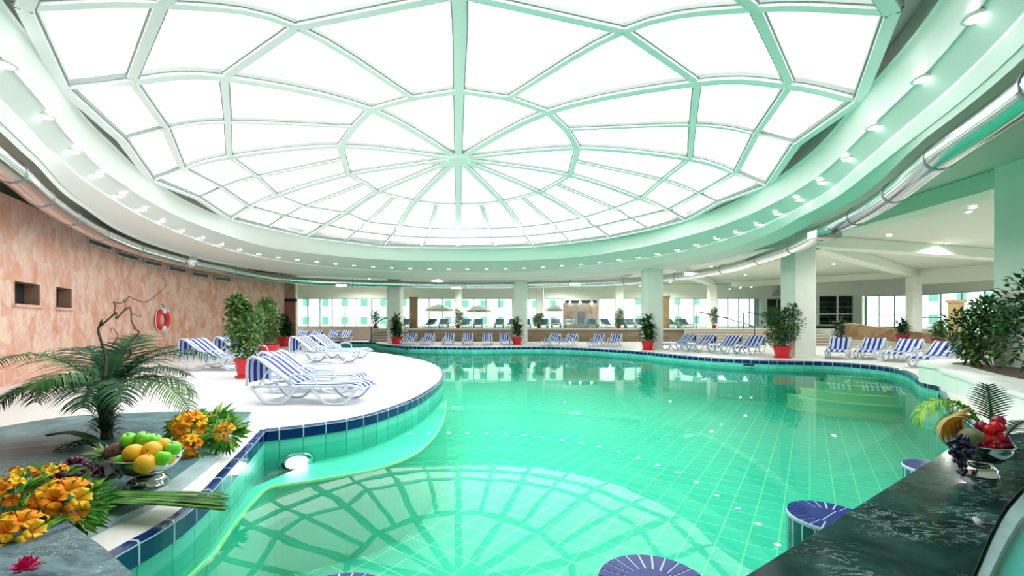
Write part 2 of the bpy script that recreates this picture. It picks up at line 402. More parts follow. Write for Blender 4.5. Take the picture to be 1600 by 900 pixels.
# ---------------------------------------------------------------- pool
WZ = -0.24; NZ = -0.13; BZ = -1.35
left_px = [(188, 860), (251, 825), (297, 793), (332, 761), (358, 732), (388, 700)]
corner = G(413, 672)
arc_px = [(440, 669), (475, 665), (512, 660), (550, 654), (600, 641), (650, 622), (680, 603), (692, 590), (692, 581), (683, 572), (664, 564), (636, 557.5), (600, 552), (550, 546.3), (500, 541)]
seg_a = [Vector((-2.02, 0.9)), Vector((-2.06, 1.7))] + [Vector(G(*p)) for p in left_px] + [Vector(corner)]
seg_b = [Vector(corner)] + [Vector(G(*p)) for p in arc_px] + [Vector((-12.2, 25.4)), Vector((-12.4, 27.2))]
seg_c = [Vector((-12.4, 27.2)), Vector((-11.9, 27.9)), Vector((-10.2, 28.1)), Vector((-8.7, 27.6))]
seg_d = [Vector((-8.7, 27.6)), Vector((-7.9, 25.7)), Vector(G(610, 539)), Vector(G(640, 541)), Vector(G(720, 542.3)), Vector(G(800, 542)), Vector(G(850, 542)), Vector(G(900, 543)), Vector(G(950, 545.7)),
         Vector(G(1000, 549)), Vector(G(1050, 553.7)), Vector(G(1100, 558)), Vector(G(1150, 561)), Vector(G(1200, 563)), Vector(G(1250, 564)), Vector(G(1300, 565.5)),
         Vector(G(1350, 569)), Vector(G(1385, 573)), Vector(G(1410, 578)), Vector(G(1425, 584)), Vector(G(1434, 591)), Vector(G(1447, 596)), Vector(G(1466, 600.5))]
seg_e = [Vector(G(1466, 600.5)), Vector((6.1, 6.04)), Vector((4.75, 4.15))]
seg_f = [Vector((4.75, 4.15)), Vector((3.6, 3.0)), Vector((1.5, 1.5)), Vector((0.6, 0.9))]
pool = []
for sg, k in ((seg_a, 4), (seg_b, 6), (seg_c, 4), (seg_d, 5), (seg_e, 1), (seg_f, 1)):
    pool += [p for p in (catmull(sg, k) if k > 1 else sg)][:-1]
pool.append(Vector((0.6, 0.9)))
pool = [Vector((p.x, p.y)) for p in pool]
# resample evenly
def resample(poly, d):
    out = []; 
    for i in range(len(poly)):
        a, b = poly[i], poly[(i + 1) % len(poly)]; L = (b - a).length; n = max(1, round(L / d))
        for k in range(n): out.append(a.lerp(b, k / n))
    return out
pool = resample(pool, 0.12)
def arclen(poly):
    s = [0.0]
    for i in range(len(poly)): s.append(s[-1] + (poly[(i + 1) % len(poly)] - poly[i]).length)
    return s
def offset(poly, d):
    """d > 0 pushes outward (away from the pool), for our winding"""
    n = len(poly); out = []
    area = sum(poly[i].x * poly[(i + 1) % n].y - poly[(i + 1) % n].x * poly[i].y for i in range(n))
    sg = 1 if area < 0 else -1
    for i in range(n):
        t = (poly[(i + 1) % n] - poly[i - 1]); t = t.normalized() if t.length > 1e-6 else Vector((1, 0))
        out.append(poly[i] + Vector((-t.y, t.x)) * d * sg)
    return out
S = arclen(pool)
def strip(name, polyA, za, polyB, zb, m, parent=None):
    n = len(polyA)
    rows = [[(p.x, p.y, za) for p in polyA] + [(polyA[0].x, polyA[0].y, za)], [(p.x, p.y, zb) for p in polyB] + [(polyB[0].x, polyB[0].y, zb)]]
    mb = MB(); mb.grid(rows, False, 0, uv=lambda i, j: (S[j], za if i == 0 else zb)); return mb
inner = offset(pool, -0.0)
pl = empty('swimming_pool', (0, 0, 0))
tag(pl, 'large curved indoor swimming pool lined with green tiles and edged in navy blue tiles', 'swimming pool', kind='structure')
outp = offset(pool, 0.045); rnd = offset(pool, -0.012)
mb = strip('', outp, 0.004, pool, 0.004, None)
rows = [[(p.x, p.y, 0.004) for p in pool + pool[:1]], [(p.x, p.y, -0.012) for p in rnd + rnd[:1]], [(p.x, p.y, NZ) for p in rnd + rnd[:1]], [(p.x, p.y, NZ) for p in pool + pool[:1]]]
mb.grid(rows, False, 0, uv=lambda i, j: (S[j], 0))
mb.build('edge_tiles', M['navy'], pl)
# white grout line on the arris
strip('', offset(pool, -0.0135), -0.010, offset(pool, -0.0135), -0.019, None).build('grout_line', mat('grout_white', (0.75, 0.8, 0.85), 0.5), pl)
strip('', pool, NZ, pool, BZ, None).build('pool_wall', M['pool_wall'], pl)
flat('pool_floor', [tuple(p) for p in pool], [], BZ, M['pool_floor']).parent = pl
wtr = flat('water', [tuple(p) for p in offset(pool, -0.003)], [], WZ, M['water']); tag(wtr, 'calm clear green water filling the pool, mirroring the glass dome', 'water', kind='stuff')
# shallow ledge along the peninsula with a pale yellow nosing
LZ = -0.42
led_px = [(290, 905), (330, 868), (368, 815), (398, 780), (420, 761), (460, 754), (500, 748), (540, 741), (575, 735), (610, 725), (640, 713), (665, 696), (685, 672), (695, 648), (697, 625)]
led = catmull([Vector((-1.75, 1.0, LZ))] + [V3(x, y, LZ) for x, y in led_px], 4)
wallside = [min(pool, key=lambda q: (q - Vector((p.x, p.y))).length) for p in led]
mb = MB(); mb.grid([[(q.x, q.y, LZ - 0.02) for q in wallside], [(p.x, p.y, LZ - 0.02) for p in led]]); mb.grid([[(p.x, p.y, LZ - 0.02) for p in led], [(p.x, p.y, BZ) for p in led]])
lo = mb.build('underwater_ledge', M['ledge'], pl)
MB().tube([p + Vector((0, 0, -0.012)) for p in led], 0.018, 6).build('ledge_nosing', M['nosing'], pl)
# rounded steps in the corner alcove
cc = Vector((10.5, 12.9))
for k, r in enumerate((1.75, 1.45, 1.15, 0.85)):
    z = -0.95 + k * 0.2
    pts = [cc + Vector((math.cos(a) * r * 1.25, math.sin(a) * r)) for a in [math.radians(170 + 112 * i / 24) for i in range(25)]] + [cc]
    b_ = MB().prism([tuple(p) for p in pts], BZ, z).build('pool_step', M['stair_green'], pl)
    MB().tube([(p.x, p.y, z + 0.004) for p in pts[:-1]], 0.022, 6).build('step_edge', M['nosing'], b_)
# small dark inlets in the wall
for px, py in ((1155, 575), (634, 547), (1441, 609)):
    q = Vector(G(px, py - 6)); i = min(range(len(pool)), key=lambda k: (pool[k] - q).length)
    t = (pool[(i + 1) % len(pool)] - pool[i - 1]); a = math.atan2(t.y, t.x)
    MB().obox(tuple(pool[i]), a, 0.32, 0.03, NZ - 0.07, NZ - 0.02).build('wall_inlet', M['dark_void'], pl)
# underwater lamp on the wall
qi = min(range(len(pool)), key=lambda i: (pool[i] - Vector((-2.50, 5.08))).length); tq = (pool[(qi + 1) % len(pool)] - pool[qi - 1]).normalized()
lp = empty('pool_lamp', (pool[qi].x + tq.y * 0.03, pool[qi].y - tq.x * 0.03, -0.40), math.atan2(tq.y, tq.x)); lp.scale = (1.35, 1.0, 0.8); tag(lp, 'round glowing underwater lamp on the pool wall below the inner corner of the lounger terrace', 'lamp')
MB().lathe([(0.001, -0.02), (0.12, -0.02), (0.135, 0.0), (0.12, 0.02), (0.09, 0.03)], n=24).build('lamp_ring', M['chrome'], lp).rotation_euler = (PI / 2, 0, 0)
MB().lathe([(0.09, 0.028), (0.06, 0.045), (0.001, 0.05)], n=24).build('lamp_lens', M['bulb_pool'], lp).rotation_euler = (PI / 2, 0, 0)
def pt(name, loc, e, r=0.05, col=(0.9, 1, 0.97), parent=None):
    l = bpy.data.lights.new(name, 'POINT'); l.energy = e; l.shadow_soft_size = r; l.color = col
    o = bpy.data.objects.new(name, l); C.objects.link(o); o.location = loc
    if parent: o.parent = parent
    return o

# deck and floor
deck = flat('floor', [(-34, -3), (-34, 46), (40, 46), (40, -3)], [[tuple(p) for p in outp]], 0.0, M['deck'], kind='structure')
mb = strip('', offset(pool, 0.35), 0.0025, outp, 0.0025, None)
cp = flat('pool_coping', [tuple(p) for p in offset(pool, 0.34)], [[tuple(p) for p in outp]], 0.003, M['coping']); tag(cp, 'pale stone coping strip running round the pool behind the navy tiles', 'coping', kind='structure')

# ---------------------------------------------------------------- dome ring contours
PC = Vector((-1.2, 11.0))
NB = 360
def contour(px, z, extra, sm=2.5):
    pts = [Vector(((x - CX) * z / (HY - y), F * z / (HY - y))) for x, y in px] + [Vector(e) for e in extra]
    pol = sorted((math.atan2(p.y - PC.y, p.x - PC.x) % (2 * PI), (p - PC).length) for p in pts)
    th = [p[0] for p in pol]; rr = [p[1] for p in pol]; n = len(th); out = []
    th2 = [th[-2] - 2 * PI, th[-1] - 2 * PI] + th + [th[0] + 2 * PI, th[1] + 2 * PI]; rr2 = [rr[-2], rr[-1]] + rr + [rr[0], rr[1]]
    d = []
    for i in range(len(th2)):
        if 0 < i < len(th2) - 1: 
            s0 = (rr2[i] - rr2[i - 1]) / max(1e-4, th2[i] - th2[i - 1]); s1 = (rr2[i + 1] - rr2[i]) / max(1e-4, th2[i + 1] - th2[i])
            d.append(0 if s0 * s1 <= 0 else 2 * s0 * s1 / (s0 + s1))
        else: d.append(0)
    for k in range(NB):
        a = 2 * PI * k / NB; i = 1
        while i < len(th2) - 2 and th2[i + 1] < a: i += 1
        h = max(1e-4, th2[i + 1] - th2[i]); t = (a - th2[i]) / h
        out.append((2 * t**3 - 3 * t**2 + 1) * rr2[i] + (t**3 - 2 * t**2 + t) * h * d[i] + (-2 * t**3 + 3 * t**2) * rr2[i + 1] + (t**3 - t**2) * h * d[i + 1])
    ker = [math.exp(-0.5 * (q / sm) ** 2) for q in range(-8, 9)]; ks = sum(ker)
    return [sum(out[(k + q) % NB] * ker[q + 8] for q in range(-8, 9)) / ks for k in range(NB)]
def cpt(r, k, z): 
    a = 2 * PI * (k % NB) / NB; return (PC.x + math.cos(a) * r, PC.y + math.sin(a) * r, z)
def crow(R, z, dr=0.0): return [cpt(R[k] + dr, k, z) for k in range(NB)]
zA, zB, zC, zE, zF, zD = 3.44, 2.95, 2.72, 2.55, 2.45, 2.30
RA = contour([(0, 5), (50, 70), (95, 135), (160, 215), (235, 281), (300, 320), (360, 344), (480, 371), (600, 386), (716, 389), (830, 387), (955, 375), (1080, 343), (1215, 280), (1300, 210), (1350, 150), (1400, 95), (1445, 40), (1475, 0)], zA, [(-0.5, 1.2), (-3.4, 2.2), (2.6, 2.1)])
RB = contour([(0, 50), (50, 120), (92, 180), (121, 226), (173, 275), (231, 310), (289, 342), (347, 365), (460, 393), (560, 403), (716, 408), (800, 407), (900, 402), (1000, 385), (1100, 357), (1200, 310), (1280, 250), (1345, 185), (1400, 115), (1500, 10)], zB, [(-0.5, 0.7), (-3.6, 1.8), (2.8, 1.6)])
RC = contour([(0, 135), (38, 185), (87, 240), (130, 280), (173, 309), (231, 342), (289, 367), (376, 395), (460, 411), (560, 421), (716, 426), (800, 425), (850, 422), (950, 412), (1050, 396), (1150, 369), (1250, 325), (1340, 260), (1410, 200), (1475, 130), (1550, 45)], zC, [(-0.5, 0.2), (-4.0, 1.5), (3.2, 1.3)])
RE = contour([(0, 172), (17, 190), (58, 243), (130, 315), (173, 346), (260, 384), (347, 408), (460, 424), (560, 431), (716, 434), (800, 433), (900, 427), (1000, 417), (1100, 400), (1200, 366), (1275, 325), (1375, 250), (1450, 180), (1525, 105), (1600, 50)], zE, [(-0.5, -0.3), (-4.3, 1.2), (3.7, 1.1)])
RF = contour([(0, 183), (60, 257), (130, 325), (173, 355), (260, 391), (347, 413), (460, 429), (560, 435), (716, 438), (800, 438), (950, 432), (1100, 413), (1200, 384), (1300, 333), (1400, 260), (1500, 168), (1600, 85)], zF, [(-0.5, -0.6), (-4.5, 1.0), (4.0, 0.9)])
RD = contour([(0, 222), (58, 268), (115, 331), (173, 366), (231, 390), (298, 408), (404, 429), (460, 437), (560, 441), (716, 444.5), (800, 444), (950, 440), (1100, 424), (1200, 397), (1300, 348), (1400, 280), (1500, 195), (1600, 112)], zD, [(-0.5, -0.8), (-4.6, 0.8), (4.3, 0.7)])
for k in range(NB):
    RB[k] = max(RB[k], RA[k] + 0.06); RC[k] = max(RC[k], RB[k] + 0.25); RE[k] = max(RE[k], RC[k] + 0.08); RF[k] = max(RF[k], RE[k] + 0.05); RD[k] = max(RD[k], RF[k] + 0.05)
E_ = EYE
ring = empty('ceiling_ring', (0, 0, 0)); tag(ring, kind='structure')
def lerpR(a, b, t): return [x + (y - x) * t for x, y in zip(a, b)]
rows = [crow(RA, E_ + zA + 0.02, -0.04), crow(RA, E_ + zA), crow(lerpR(RA, RB, .45), E_ + zA - 0.20), crow(lerpR(RA, RB, .45), E_ + zA - 0.23, 0.03), crow(lerpR(RA, RB, .75), E_ + zA - 0.36), crow(lerpR(RA, RB, .75), E_ + zA - 0.38, 0.02), crow(RB, E_ + zB)]
mb = MB().grid(rows, True); mb.build('inner_fascia', M['ring_white'], ring, smooth=True)
mb = MB().grid([crow(RB, E_ + zB), crow(RB, E_ + zB + 0.03), crow(RC, E_ + zC + 0.03)], True); mb.build('light_soffit', M['ring_mint'], ring)
mb = MB().grid([crow(RC, E_ + zC + 0.03), crow(RC, E_ + zC - 0.01), crow(RE, E_ + zE)], True); mb.build('outer_fascia', M['ring_white'], ring)
mb = MB().grid([crow(RE, E_ + zE), crow(RE, E_ + zE + 0.04), crow(RF, E_ + zF + 0.02), crow(RF, E_ + 3.15, 0.02)], True); mb.build('outer_soffit', M['ring_mint'], ring)

# duct round the ring
du = empty('air_duct', (0, 0, 0)); tag(du, 'long shiny metal air duct curving round beneath the edge of the dome ring', 'duct')
dpts = [cpt(RD[k] + 0.17, k, E_ + zD - 0.03) for k in range(0, NB, 2)]
mb = MB(); dr = 0.19
rowsd = []
for i, p in enumerate(dpts):
    a = Vector(dpts[i - 1]); b2 = Vector(dpts[(i + 1) % len(dpts)]); t = (b2 - a).normalized(); u = Vector((t.y, -t.x, 0)); 
    rowsd.append([tuple(Vector(p) + (u * math.cos(q) + Vector((0, 0, 1)) * math.sin(q)) * dr) for q in [2 * PI * j / 14 for j in range(14)]])
rowsd.append(rowsd[0]); mb.grid(rowsd, True)
mb.build('pipe', M['duct'], du, smooth=True)
for i in range(0, len(dpts), 6):
    a = Vector(dpts[i - 1]); b2 = Vector(dpts[(i + 1) % len(dpts)]); t = (b2 - a).normalized(); p = Vector(dpts[i])
    if p.y < 2: continue
    mb = MB().tube([p - t * 0.025, p + t * 0.025], dr + 0.012, 14)
    s_ = mb.build('joint_collar', M['strap'], du)
# nozzle on the duct
k0 = min(range(NB), key=lambda k: abs((cpt(RD[k], k, 0)[0] / max(.1, cpt(RD[k], k, 0)[1])) - (296 - 800) / F) + (0 if cpt(RD[k], k, 0)[1] > 6 else 9))
p = Vector(cpt(RD[k0] + 0.05, k0, E_ + zD)); MB().ball((0, 0, 0), 0.24, 14, 10).build('junction_ball', M['duct'], du, True, loc=p)

# ring downlights
lights_px = [(27, 105), (70, 180), (113, 235), (150, 273), (185, 305), (220, 327), (250, 345), (282, 360), (314, 371), (345, 381), (374, 389), (404, 396), (435, 401), (465, 405), (495, 408.5), (524, 411.5), (553, 414),
 (583, 416), (612, 417.5), (641, 418.7), (671, 419.5), (701, 420), (730, 420), (760, 419.8), (790, 419), (819, 418), (848, 416.5), (878, 414.5), (908, 412), (937, 409), (967, 405.5), (997, 401), (1027, 396), (1058, 390), (1088, 382), (1120, 372), (1152, 362),
 (1185, 350), (1216, 333), (1250, 311), (1287, 284), (1326, 247), (1368, 197), (1420, 128), (1490, 38)]
def rad(R, a):
    q = (a % (2 * PI)) / (2 * PI) * NB; i = int(q); f = q - i; return R[i % NB] * (1 - f) + R[(i + 1) % NB] * f
proto = None
for px, py in lights_px:
    z = 2.8
    for _ in range(12):
        x, y = (px - CX) * z / (HY - py), F * z / (HY - py); a = math.atan2(y - PC.y, x - PC.x); r = math.hypot(x - PC.x, y - PC.y)
        t = (r - rad(RB, a)) / (rad(RC, a) - rad(RB, a)); t = min(max(t, 0.12), 0.88); zn = zB + 0.03 + (zC - zB) * t; z = z * 0.4 + zn * 0.6
    r = rad(RB, a) + (rad(RC, a) - rad(RB, a)) * t; loc = (PC.x + math.cos(a) * r, PC.y + math.sin(a) * r, E_ + zn - 0.012)
    if proto is None:
        proto = empty('downlight', loc)
        tag(proto, 'small round spotlight glowing in the mint band of the dome ring', 'ceiling light', 'spotlights round the dome ring')
        MB().lathe([(0.085, 0.03), (0.12, 0.012), (0.125, -0.004), (0.115, -0.014), (0.09, -0.016), (0.085, -0.01)], n=20).build('trim_ring', M['ring_white'], proto, True)
        MB().lathe([(0.088, -0.010), (0.06, -0.022), (0.001, -0.026)], n=16).build('bulb', M['bulb'], proto, True)
    else:
        c = copy_tree(proto); c.location = loc

# ---------------------------------------------------------------- glass dome
zR, z3, z2, z1, z0 = 3.5, 3.98, 4.42, 4.90, 5.05
N0 = (716, 245)
dm = {  # rib: (ring1, ring2, ring3, rim); half ribs start on a ring1 side
 0: ((716, 319), (716, 358), (716, 372), (716, 386)),
 .5: ((683, 318), (671, 357), (665, 371), (658, 385.5)), 1: ((649, 313), (624, 352), (611, 368), (597, 384)), 1.5: ((618, 306), (574, 347), (556, 361), (540, 377)),
 2: ((590, 299), (540, 332), (508, 351), (478, 369)), 2.5: ((571, 285), (477, 322), (445, 337), (418, 355)), 3: ((544, 271), (432, 304), (390, 322), (359, 341)),
 3.5: ((537, 247), (402, 275), (345, 292), (308, 307)), 4: ((532, 226), (358, 243), (285, 261), (235, 278)), 4.5: ((553, 196), (356, 188), (259, 198), (190, 215)),
 5: ((580, 168), (350, 117), (205, 122), (98, 132)), 5.5: ((644, 150), (463, 38), (252, 2), (37, 5)), 
 6: ((717, 139), (717, -14), None, None),
 6.5: ((795, 150), (975, 44), (1180, 8), (1395, 12)), 7: ((856, 172), (1090, 125), (1235, 129), (1343, 152)), 7.5: ((885, 200), (1082, 193), (1182, 206), (1245, 221)),
 8: ((903, 229), (1078, 246), (1150, 268), (1200, 287)), 8.5: ((897, 250), (1035, 280), (1093, 301), (1125, 314)), 9: ((891, 272), (1002, 309), (1045, 327), (1074, 342)),
 9.5: ((868, 286), (960, 325), (987, 341), (1015, 357)), 10: ((843, 299), (912, 340), (932, 354), (954, 370)), 10.5: ((815, 307), (863, 349), (878, 363), (892, 378)),
 11: ((784, 314), (815, 355), (823, 369), (834, 384)), 11.5: ((751, 318), (764, 357), (770, 371), (775, 385.5))}
def UP(p, z): 
    k = z / (HY - p[1]); return Vector(((p[0] - CX) * k, F * k, E_ + z))
apex = UP(N0, z0)
dome = empty('glass_dome', (0, 0, 0)); tag(dome, 'huge glazed dome of white metal ribs and clear panes over the pool', 'dome', kind='structure')
nodes = {}
for k, q in dm.items():
    nodes[k] = [UP(q[0], z1), UP(q[1], z2)] + ([UP(q[2], z3), UP(q[3], zR)] if q[2] else [Vector((-0.6, 3.0, E_ + z3)), Vector((-0.5, 1.3, E_ + zR))])
def member(name, pts, w, h, parent, mt=M['dome_frame'], n=5):
    """box section following the dome, deep side towards the centre"""
    P_ = catmull(pts, n) if len(pts) > 2 else [Vector(p) for p in pts]
    mb = MB(); rows = []
    for i, p in enumerate(P_):
        t = (P_[min(i + 1, len(P_) - 1)] - P_[max(i - 1, 0)]).normalized()
        up = Vector((0, 0, 1)); s = t.cross(up).normalized(); u = s.cross(t).normalized()
        rows.append([tuple(p + s * a * w / 2 + u * b * h) for a, b in ((-1, 0.35), (1, 0.35), (1, -0.65), (-1, -0.65))])
    mb.grid(rows, True); o = mb.build(name, mt, parent)
    mg = MB(); g_ = 0.028
    for sd in (-1, 1):
        rows = []
        for i, p in enumerate(P_):
            t = (P_[min(i + 1, len(P_) - 1)] - P_[max(i - 1, 0)]).normalized(); up = Vector((0, 0, 1)); s = t.cross(up).normalized(); u = s.cross(t).normalized()
            rows.append([tuple(p + s * sd * (w / 2 + a * g_) + u * b * h) for a, b in ((0, .32), (1, .32), (1, -.25), (0, -.25))])
        mg.grid(rows, True)
    mg.build('gasket', M['gasket'], o); return o
for k, nd in nodes.items():
    if k == int(k): member('rib', [apex.lerp(nd[0], .04), nd[0] * 1.0, nd[1], nd[2], nd[3]], 0.20, 0.12, dome)
    else: member('glazing_bar', nd, 0.12, 0.09, dome)
ks = sorted(nodes)
for lev, nm, w_, h_ in ((0, 'ring_beam', .15, .11), (1, 'ring_beam', .12, .10), (2, 'ring_beam', .12, .10), (3, 'rim_beam', .14, .12)):
    mbx = MB()
    for i, k in enumerate(ks):
        a, b2 = nodes[k][lev], nodes[ks[(i + 1) % len(ks)]][lev]
        t = (b2 - a).normalized(); s = t.cross(Vector((0, 0, 1))).normalized(); u = s.cross(t).normalized()
        mbx.grid([[tuple(p + s * x * w_ / 2 + u * y * h_) for x, y in ((-1, .35), (1, .35), (1, -.65), (-1, -.65))] for p in (a, b2)], True)
    rb_ = mbx.build(nm, M['dome_frame'], dome); mg = MB()
    for i, k in enumerate(ks):
        a, b2 = nodes[k][lev], nodes[ks[(i + 1) % len(ks)]][lev]
        t = (b2 - a).normalized(); s = t.cross(Vector((0, 0, 1))).normalized(); u = s.cross(t).normalized()
        for sd in (-1, 1): mg.grid([[tuple(p + s * sd * (w_ / 2 + x * .026) + u * y * h_) for x, y in ((0, .3), (1, .3), (1, -.25), (0, -.25))] for p in (a, b2)], True)
    mg.build('gasket', M['gasket'], rb_)
# panes: one glazing skin following the bars
mbx = MB()
cols_ = []
for i, k in enumerate(ks + [ks[0]]):
    if k == int(k): cols_.append(catmull([apex] + nodes[k], 5))
    else:
        c_ = catmull(nodes[k], 5); st = [apex.lerp(nodes[k][0], j / 5) for j in range(5)]; cols_.append(st + c_)
up_ = Vector((0, 0, 0.03))
mbx.grid([[tuple(p + up_) for p in col] for col in cols_]); mbx.build('glass_panes', M['dome_glass'], dome)
MB().lathe([(0.001, -0.16), (0.30, -0.15), (0.42, -0.08), (0.44, 0.02), (0.40, 0.08), (0.001, 0.08)], n=32).build('hub', M['dome_frame'], dome, loc=apex)
# curb between the ring and the straight rim beams
def rimpt(a):
    for i, k in enumerate(ks):
        p, q = nodes[k][3], nodes[ks[(i + 1) % len(ks)]][3]
        d = Vector((math.cos(a), math.sin(a))); e = Vector((q.x - p.x, q.y - p.y)); w0 = Vector((p.x - PC.x, p.y - PC.y))
        den = d.x * e.y - d.y * e.x
        if abs(den) < 1e-9: continue
        r = (w0.x * e.y - w0.y * e.x) / den; t = (w0.x * d.y - w0.y * d.x) / den
        if r > 0 and -1e-6 <= t <= 1 + 1e-6: return (PC.x + d.x * r, PC.y + d.y * r, E_ + zR - 0.02), r
    return None, None
rim = []; 
for k in range(NB):
    p, r = rimpt(2 * PI * k / NB)
    rim.append(p if p else cpt(RA[k], k, E_ + zR))
curb = []
for k in range(NB):
    r = max(RA[k] + 0.02, math.hypot(rim[k][0] - PC.x, rim[k][1] - PC.y) + 0.03); curb.append(r)
MB().grid([crow(RA, E_ + zA + 0.02, 0.0), crow(curb, E_ + zA + 0.32), [(p[0], p[1], p[2] + 0.10) for p in rim]], True).build('curb_panel', M['curb_grey'], dome)

# ---------------------------------------------------------------- ceiling beyond the ring
CZ = E_ + 3.15
flat('ceiling', [(-34, -3), (-34, 46), (40, 46), (40, -3)], [[(cpt(RF[k] + 0.02, k, 0)[0], cpt(RF[k] + 0.02, k, 0)[1]) for k in range(0, NB, 2)]], CZ, M['ceiling'], kind='structure')
# ---------------------------------------------------------------- columns and beams
BB = E_ + 2.75
def column(c, w_, z0_, z1_, label, m=M['column'], name='column', group=None):
    t = empty(name, (c[0], c[1], z0_)); tag(t, label, 'column', group)
    h = w_ / 2; ch = w_ * 0.06
    pts = [(-h + ch, -h), (h - ch, -h), (h, -h + ch), (h, h - ch), (h - ch, h), (-h + ch, h), (-h, h - ch), (-h, -h + ch)]
    MB().prism(pts, 0, z1_ - z0_).build('shaft', m, t)
    MB().prism([(x * 1.03, y * 1.03) for x, y in pts], 0, 0.10).build('base', M['ring_white'], t)
    return t
cols = [((-12.9, 24.6), None), ((-7.05, 26.3), 'square cream column on the deck tongue beside the first potted plant'), ((0.5, 25.9), 'square cream column behind the poolside plant between the two lounger rows'),
        ((6.62, 20.6), 'square cream column on the far pool edge beside a red potted plant'), ((10.25, 15.6), 'broad cream column behind the red pot with a flowering bush'), ((10.2, 8.42), 'broad cream column rising behind the raised planter')]
for c, lb in cols[1:]: column(c, 0.80 if c[1] > 10 else 0.88, 0.0, CZ, lb)
def beam(a, b, w_=0.7, z0_=BB, z1_=CZ - 0.01, name='ceiling_beam'):
    a, b = Vector(a), Vector(b); d = b - a; c = (a + b) / 2
    o = MB().obox((0, 0), math.atan2(d.y, d.x), d.length, w_, z0_, z1_).build(name, M['beam'], loc=(c.x, c.y, 0)); o['kind'] = 'structure'; return o
ends = [c for c, _ in cols] + [(9.6, 2.0)]
for a, b in zip(ends, ends[1:]): beam(a, b)
outer = [((-7.2, 34.6), 1), ((-4.05, 33.0), 1), ((2.1, 33.0), 2), ((8.1, 33.0), 3), ((14.7, 32.0), 3), ((24.0, 26.0), 4)]
TZ = 0.84
for i, (o_, k) in enumerate(outer):
    beam(cols[k][0], o_, 0.55)
    if i: column(o_, 0.55, TZ if i < 5 else 0.35, BB, ['', 'slim mint column at the window wall behind a dark terrace plant and between parasol views', 'slim mint column on the terrace left of the stone fireplace block'.replace(' left of', ' beside'),
            'slim mint column on the terrace behind the round dark plant', 'slim mint column on the terrace at the top of the handrail steps', 'slim mint column behind the potted plant on the stone ramp wall'][i])
beam(cols[4][0], (26.5, 20.5), 0.55); beam(cols[5][0], (27, 14.0), 0.6); beam(cols[5][0], (24, 2.5), 0.6)
beam((24, 26), (27.5, 20.0), 0.5, BB - 0.45)
beam((24, 26), (17.0, 33.5), 0.5, BB)
# short stone-clad terrace pillars
def pillar(c, w_, z0_, z1_, label, m):
    t = empty('stone_pillar', (c[0], c[1], z0_)); tag(t, label, 'pillar')
    MB().box(-w_ / 2, w_ / 2, -w_ / 2, w_ / 2, 0, z1_ - z0_).build('shaft', m, t); MB().box(-w_ * .57, w_ * .57, -w_ * .57, w_ * .57, z1_ - z0_, z1_ - z0_ + 0.1).build('capital', m, t); return t
p = at(646.5, 0, 31); pillar((p.x, 31), 0.48, TZ, E_ + 1.75, 'narrow tan stone pillar on the terrace behind the striped loungers', M['stone_tan'])
p = at(1039, 0, 31); pillar((p.x, 31), 0.50, TZ, E_ + 1.85, 'narrow tan stone pillar beside the cream column', M['stone_tan'])
# fluted capital-like post behind the shrubs
t = empty('fluted_post', (20.4, 20.0, 0.0)); tag(t, 'fluted yellow stone post with a flat capital behind the planter shrubs', 'post')
pr = []
for i in range(48): a = 2 * PI * i / 48; r = 0.27 - (0.025 if i % 4 < 2 else 0); pr.append((math.cos(a) * r, math.sin(a) * r))
MB().prism(pr, 0, 2.15).build('shaft', mat('yellow_stone', (0.55, 0.42, 0.20), 0.6), t); MB().prism([(x * 1.3, y * 1.3) for x, y in pr], 2.15, 2.27).build('capital', mat('yellow_cap', (0.6, 0.48, 0.26), 0.6), t)

# ---------------------------------------------------------------- stone wall on the west side
wall_ctrl = [(-8.3, 3.0), (-9.0, 6.0), (-9.75, 8.3), (-11.3, 11.2), (-12.5, 14.2), (-13.15, 17.0), (-13.35, 19.6), (-13.0, 22.0), (-12.35, 23.6)]
wl = [Vector((p.x, p.y)) for p in catmull([Vector((*p, 0)) for p in wall_ctrl], 12)]
WS = [0.0]
for a, b in zip(wl, wl[1:]): WS.append(WS[-1] + (b - a).length)
def wall_s(px):
    k = (px - CX) / F
    for i, (a, b) in enumerate(zip(wl, wl[1:])):
        fa, fb = a.x - k * a.y, b.x - k * b.y
        if fa * fb <= 0 and a.y > 4: t = fa / (fa - fb); return WS[i] + t * (WS[i + 1] - WS[i])
def wall_at(s):
    for i in range(len(wl) - 1):
        if WS[i + 1] >= s: t = (s - WS[i]) / (WS[i + 1] - WS[i]); p = wl[i].lerp(wl[i + 1], t); d = (wl[i + 1] - wl[i]).normalized(); return p, d
    return wl[-1], (wl[-1] - wl[-2]).normalized()
WT = E_ + 2.5
nich = []
for x0, x1, y0, y1 in ((23, 62, 442, 476), (88, 112, 450, 481)):
    s0, s1 = wall_s(x0), wall_s(x1); Y = wall_at((s0 + s1) / 2)[0].y
    nich.append((s0, s1, E_ - (y1 - HY) * Y / F, E_ - (y0 - HY) * Y / F))
ss = sorted(set([WS[-1] * i / 90 for i in range(91)] + [n_[0] for n_ in nich] + [n_[1] for n_ in nich]))
zz = sorted(set([0.0, WT] + [n_[2] for n_ in nich] + [n_[3] for n_ in nich]))
mb = MB(); 
for i in range(len(ss) - 1):
    for j in range(len(zz) - 1):
        sm_, zm = (ss[i] + ss[i + 1]) / 2, (zz[j] + zz[j + 1]) / 2
        if any(n_[0] < sm_ < n_[1] and n_[2] < zm < n_[3] for n_ in nich): continue
        a, b = wall_at(ss[i])[0], wall_at(ss[i + 1])[0]
        mb.poly([(a.x, a.y, zz[j]), (b.x, b.y, zz[j]), (b.x, b.y, zz[j + 1]), (a.x, a.y, zz[j + 1])])
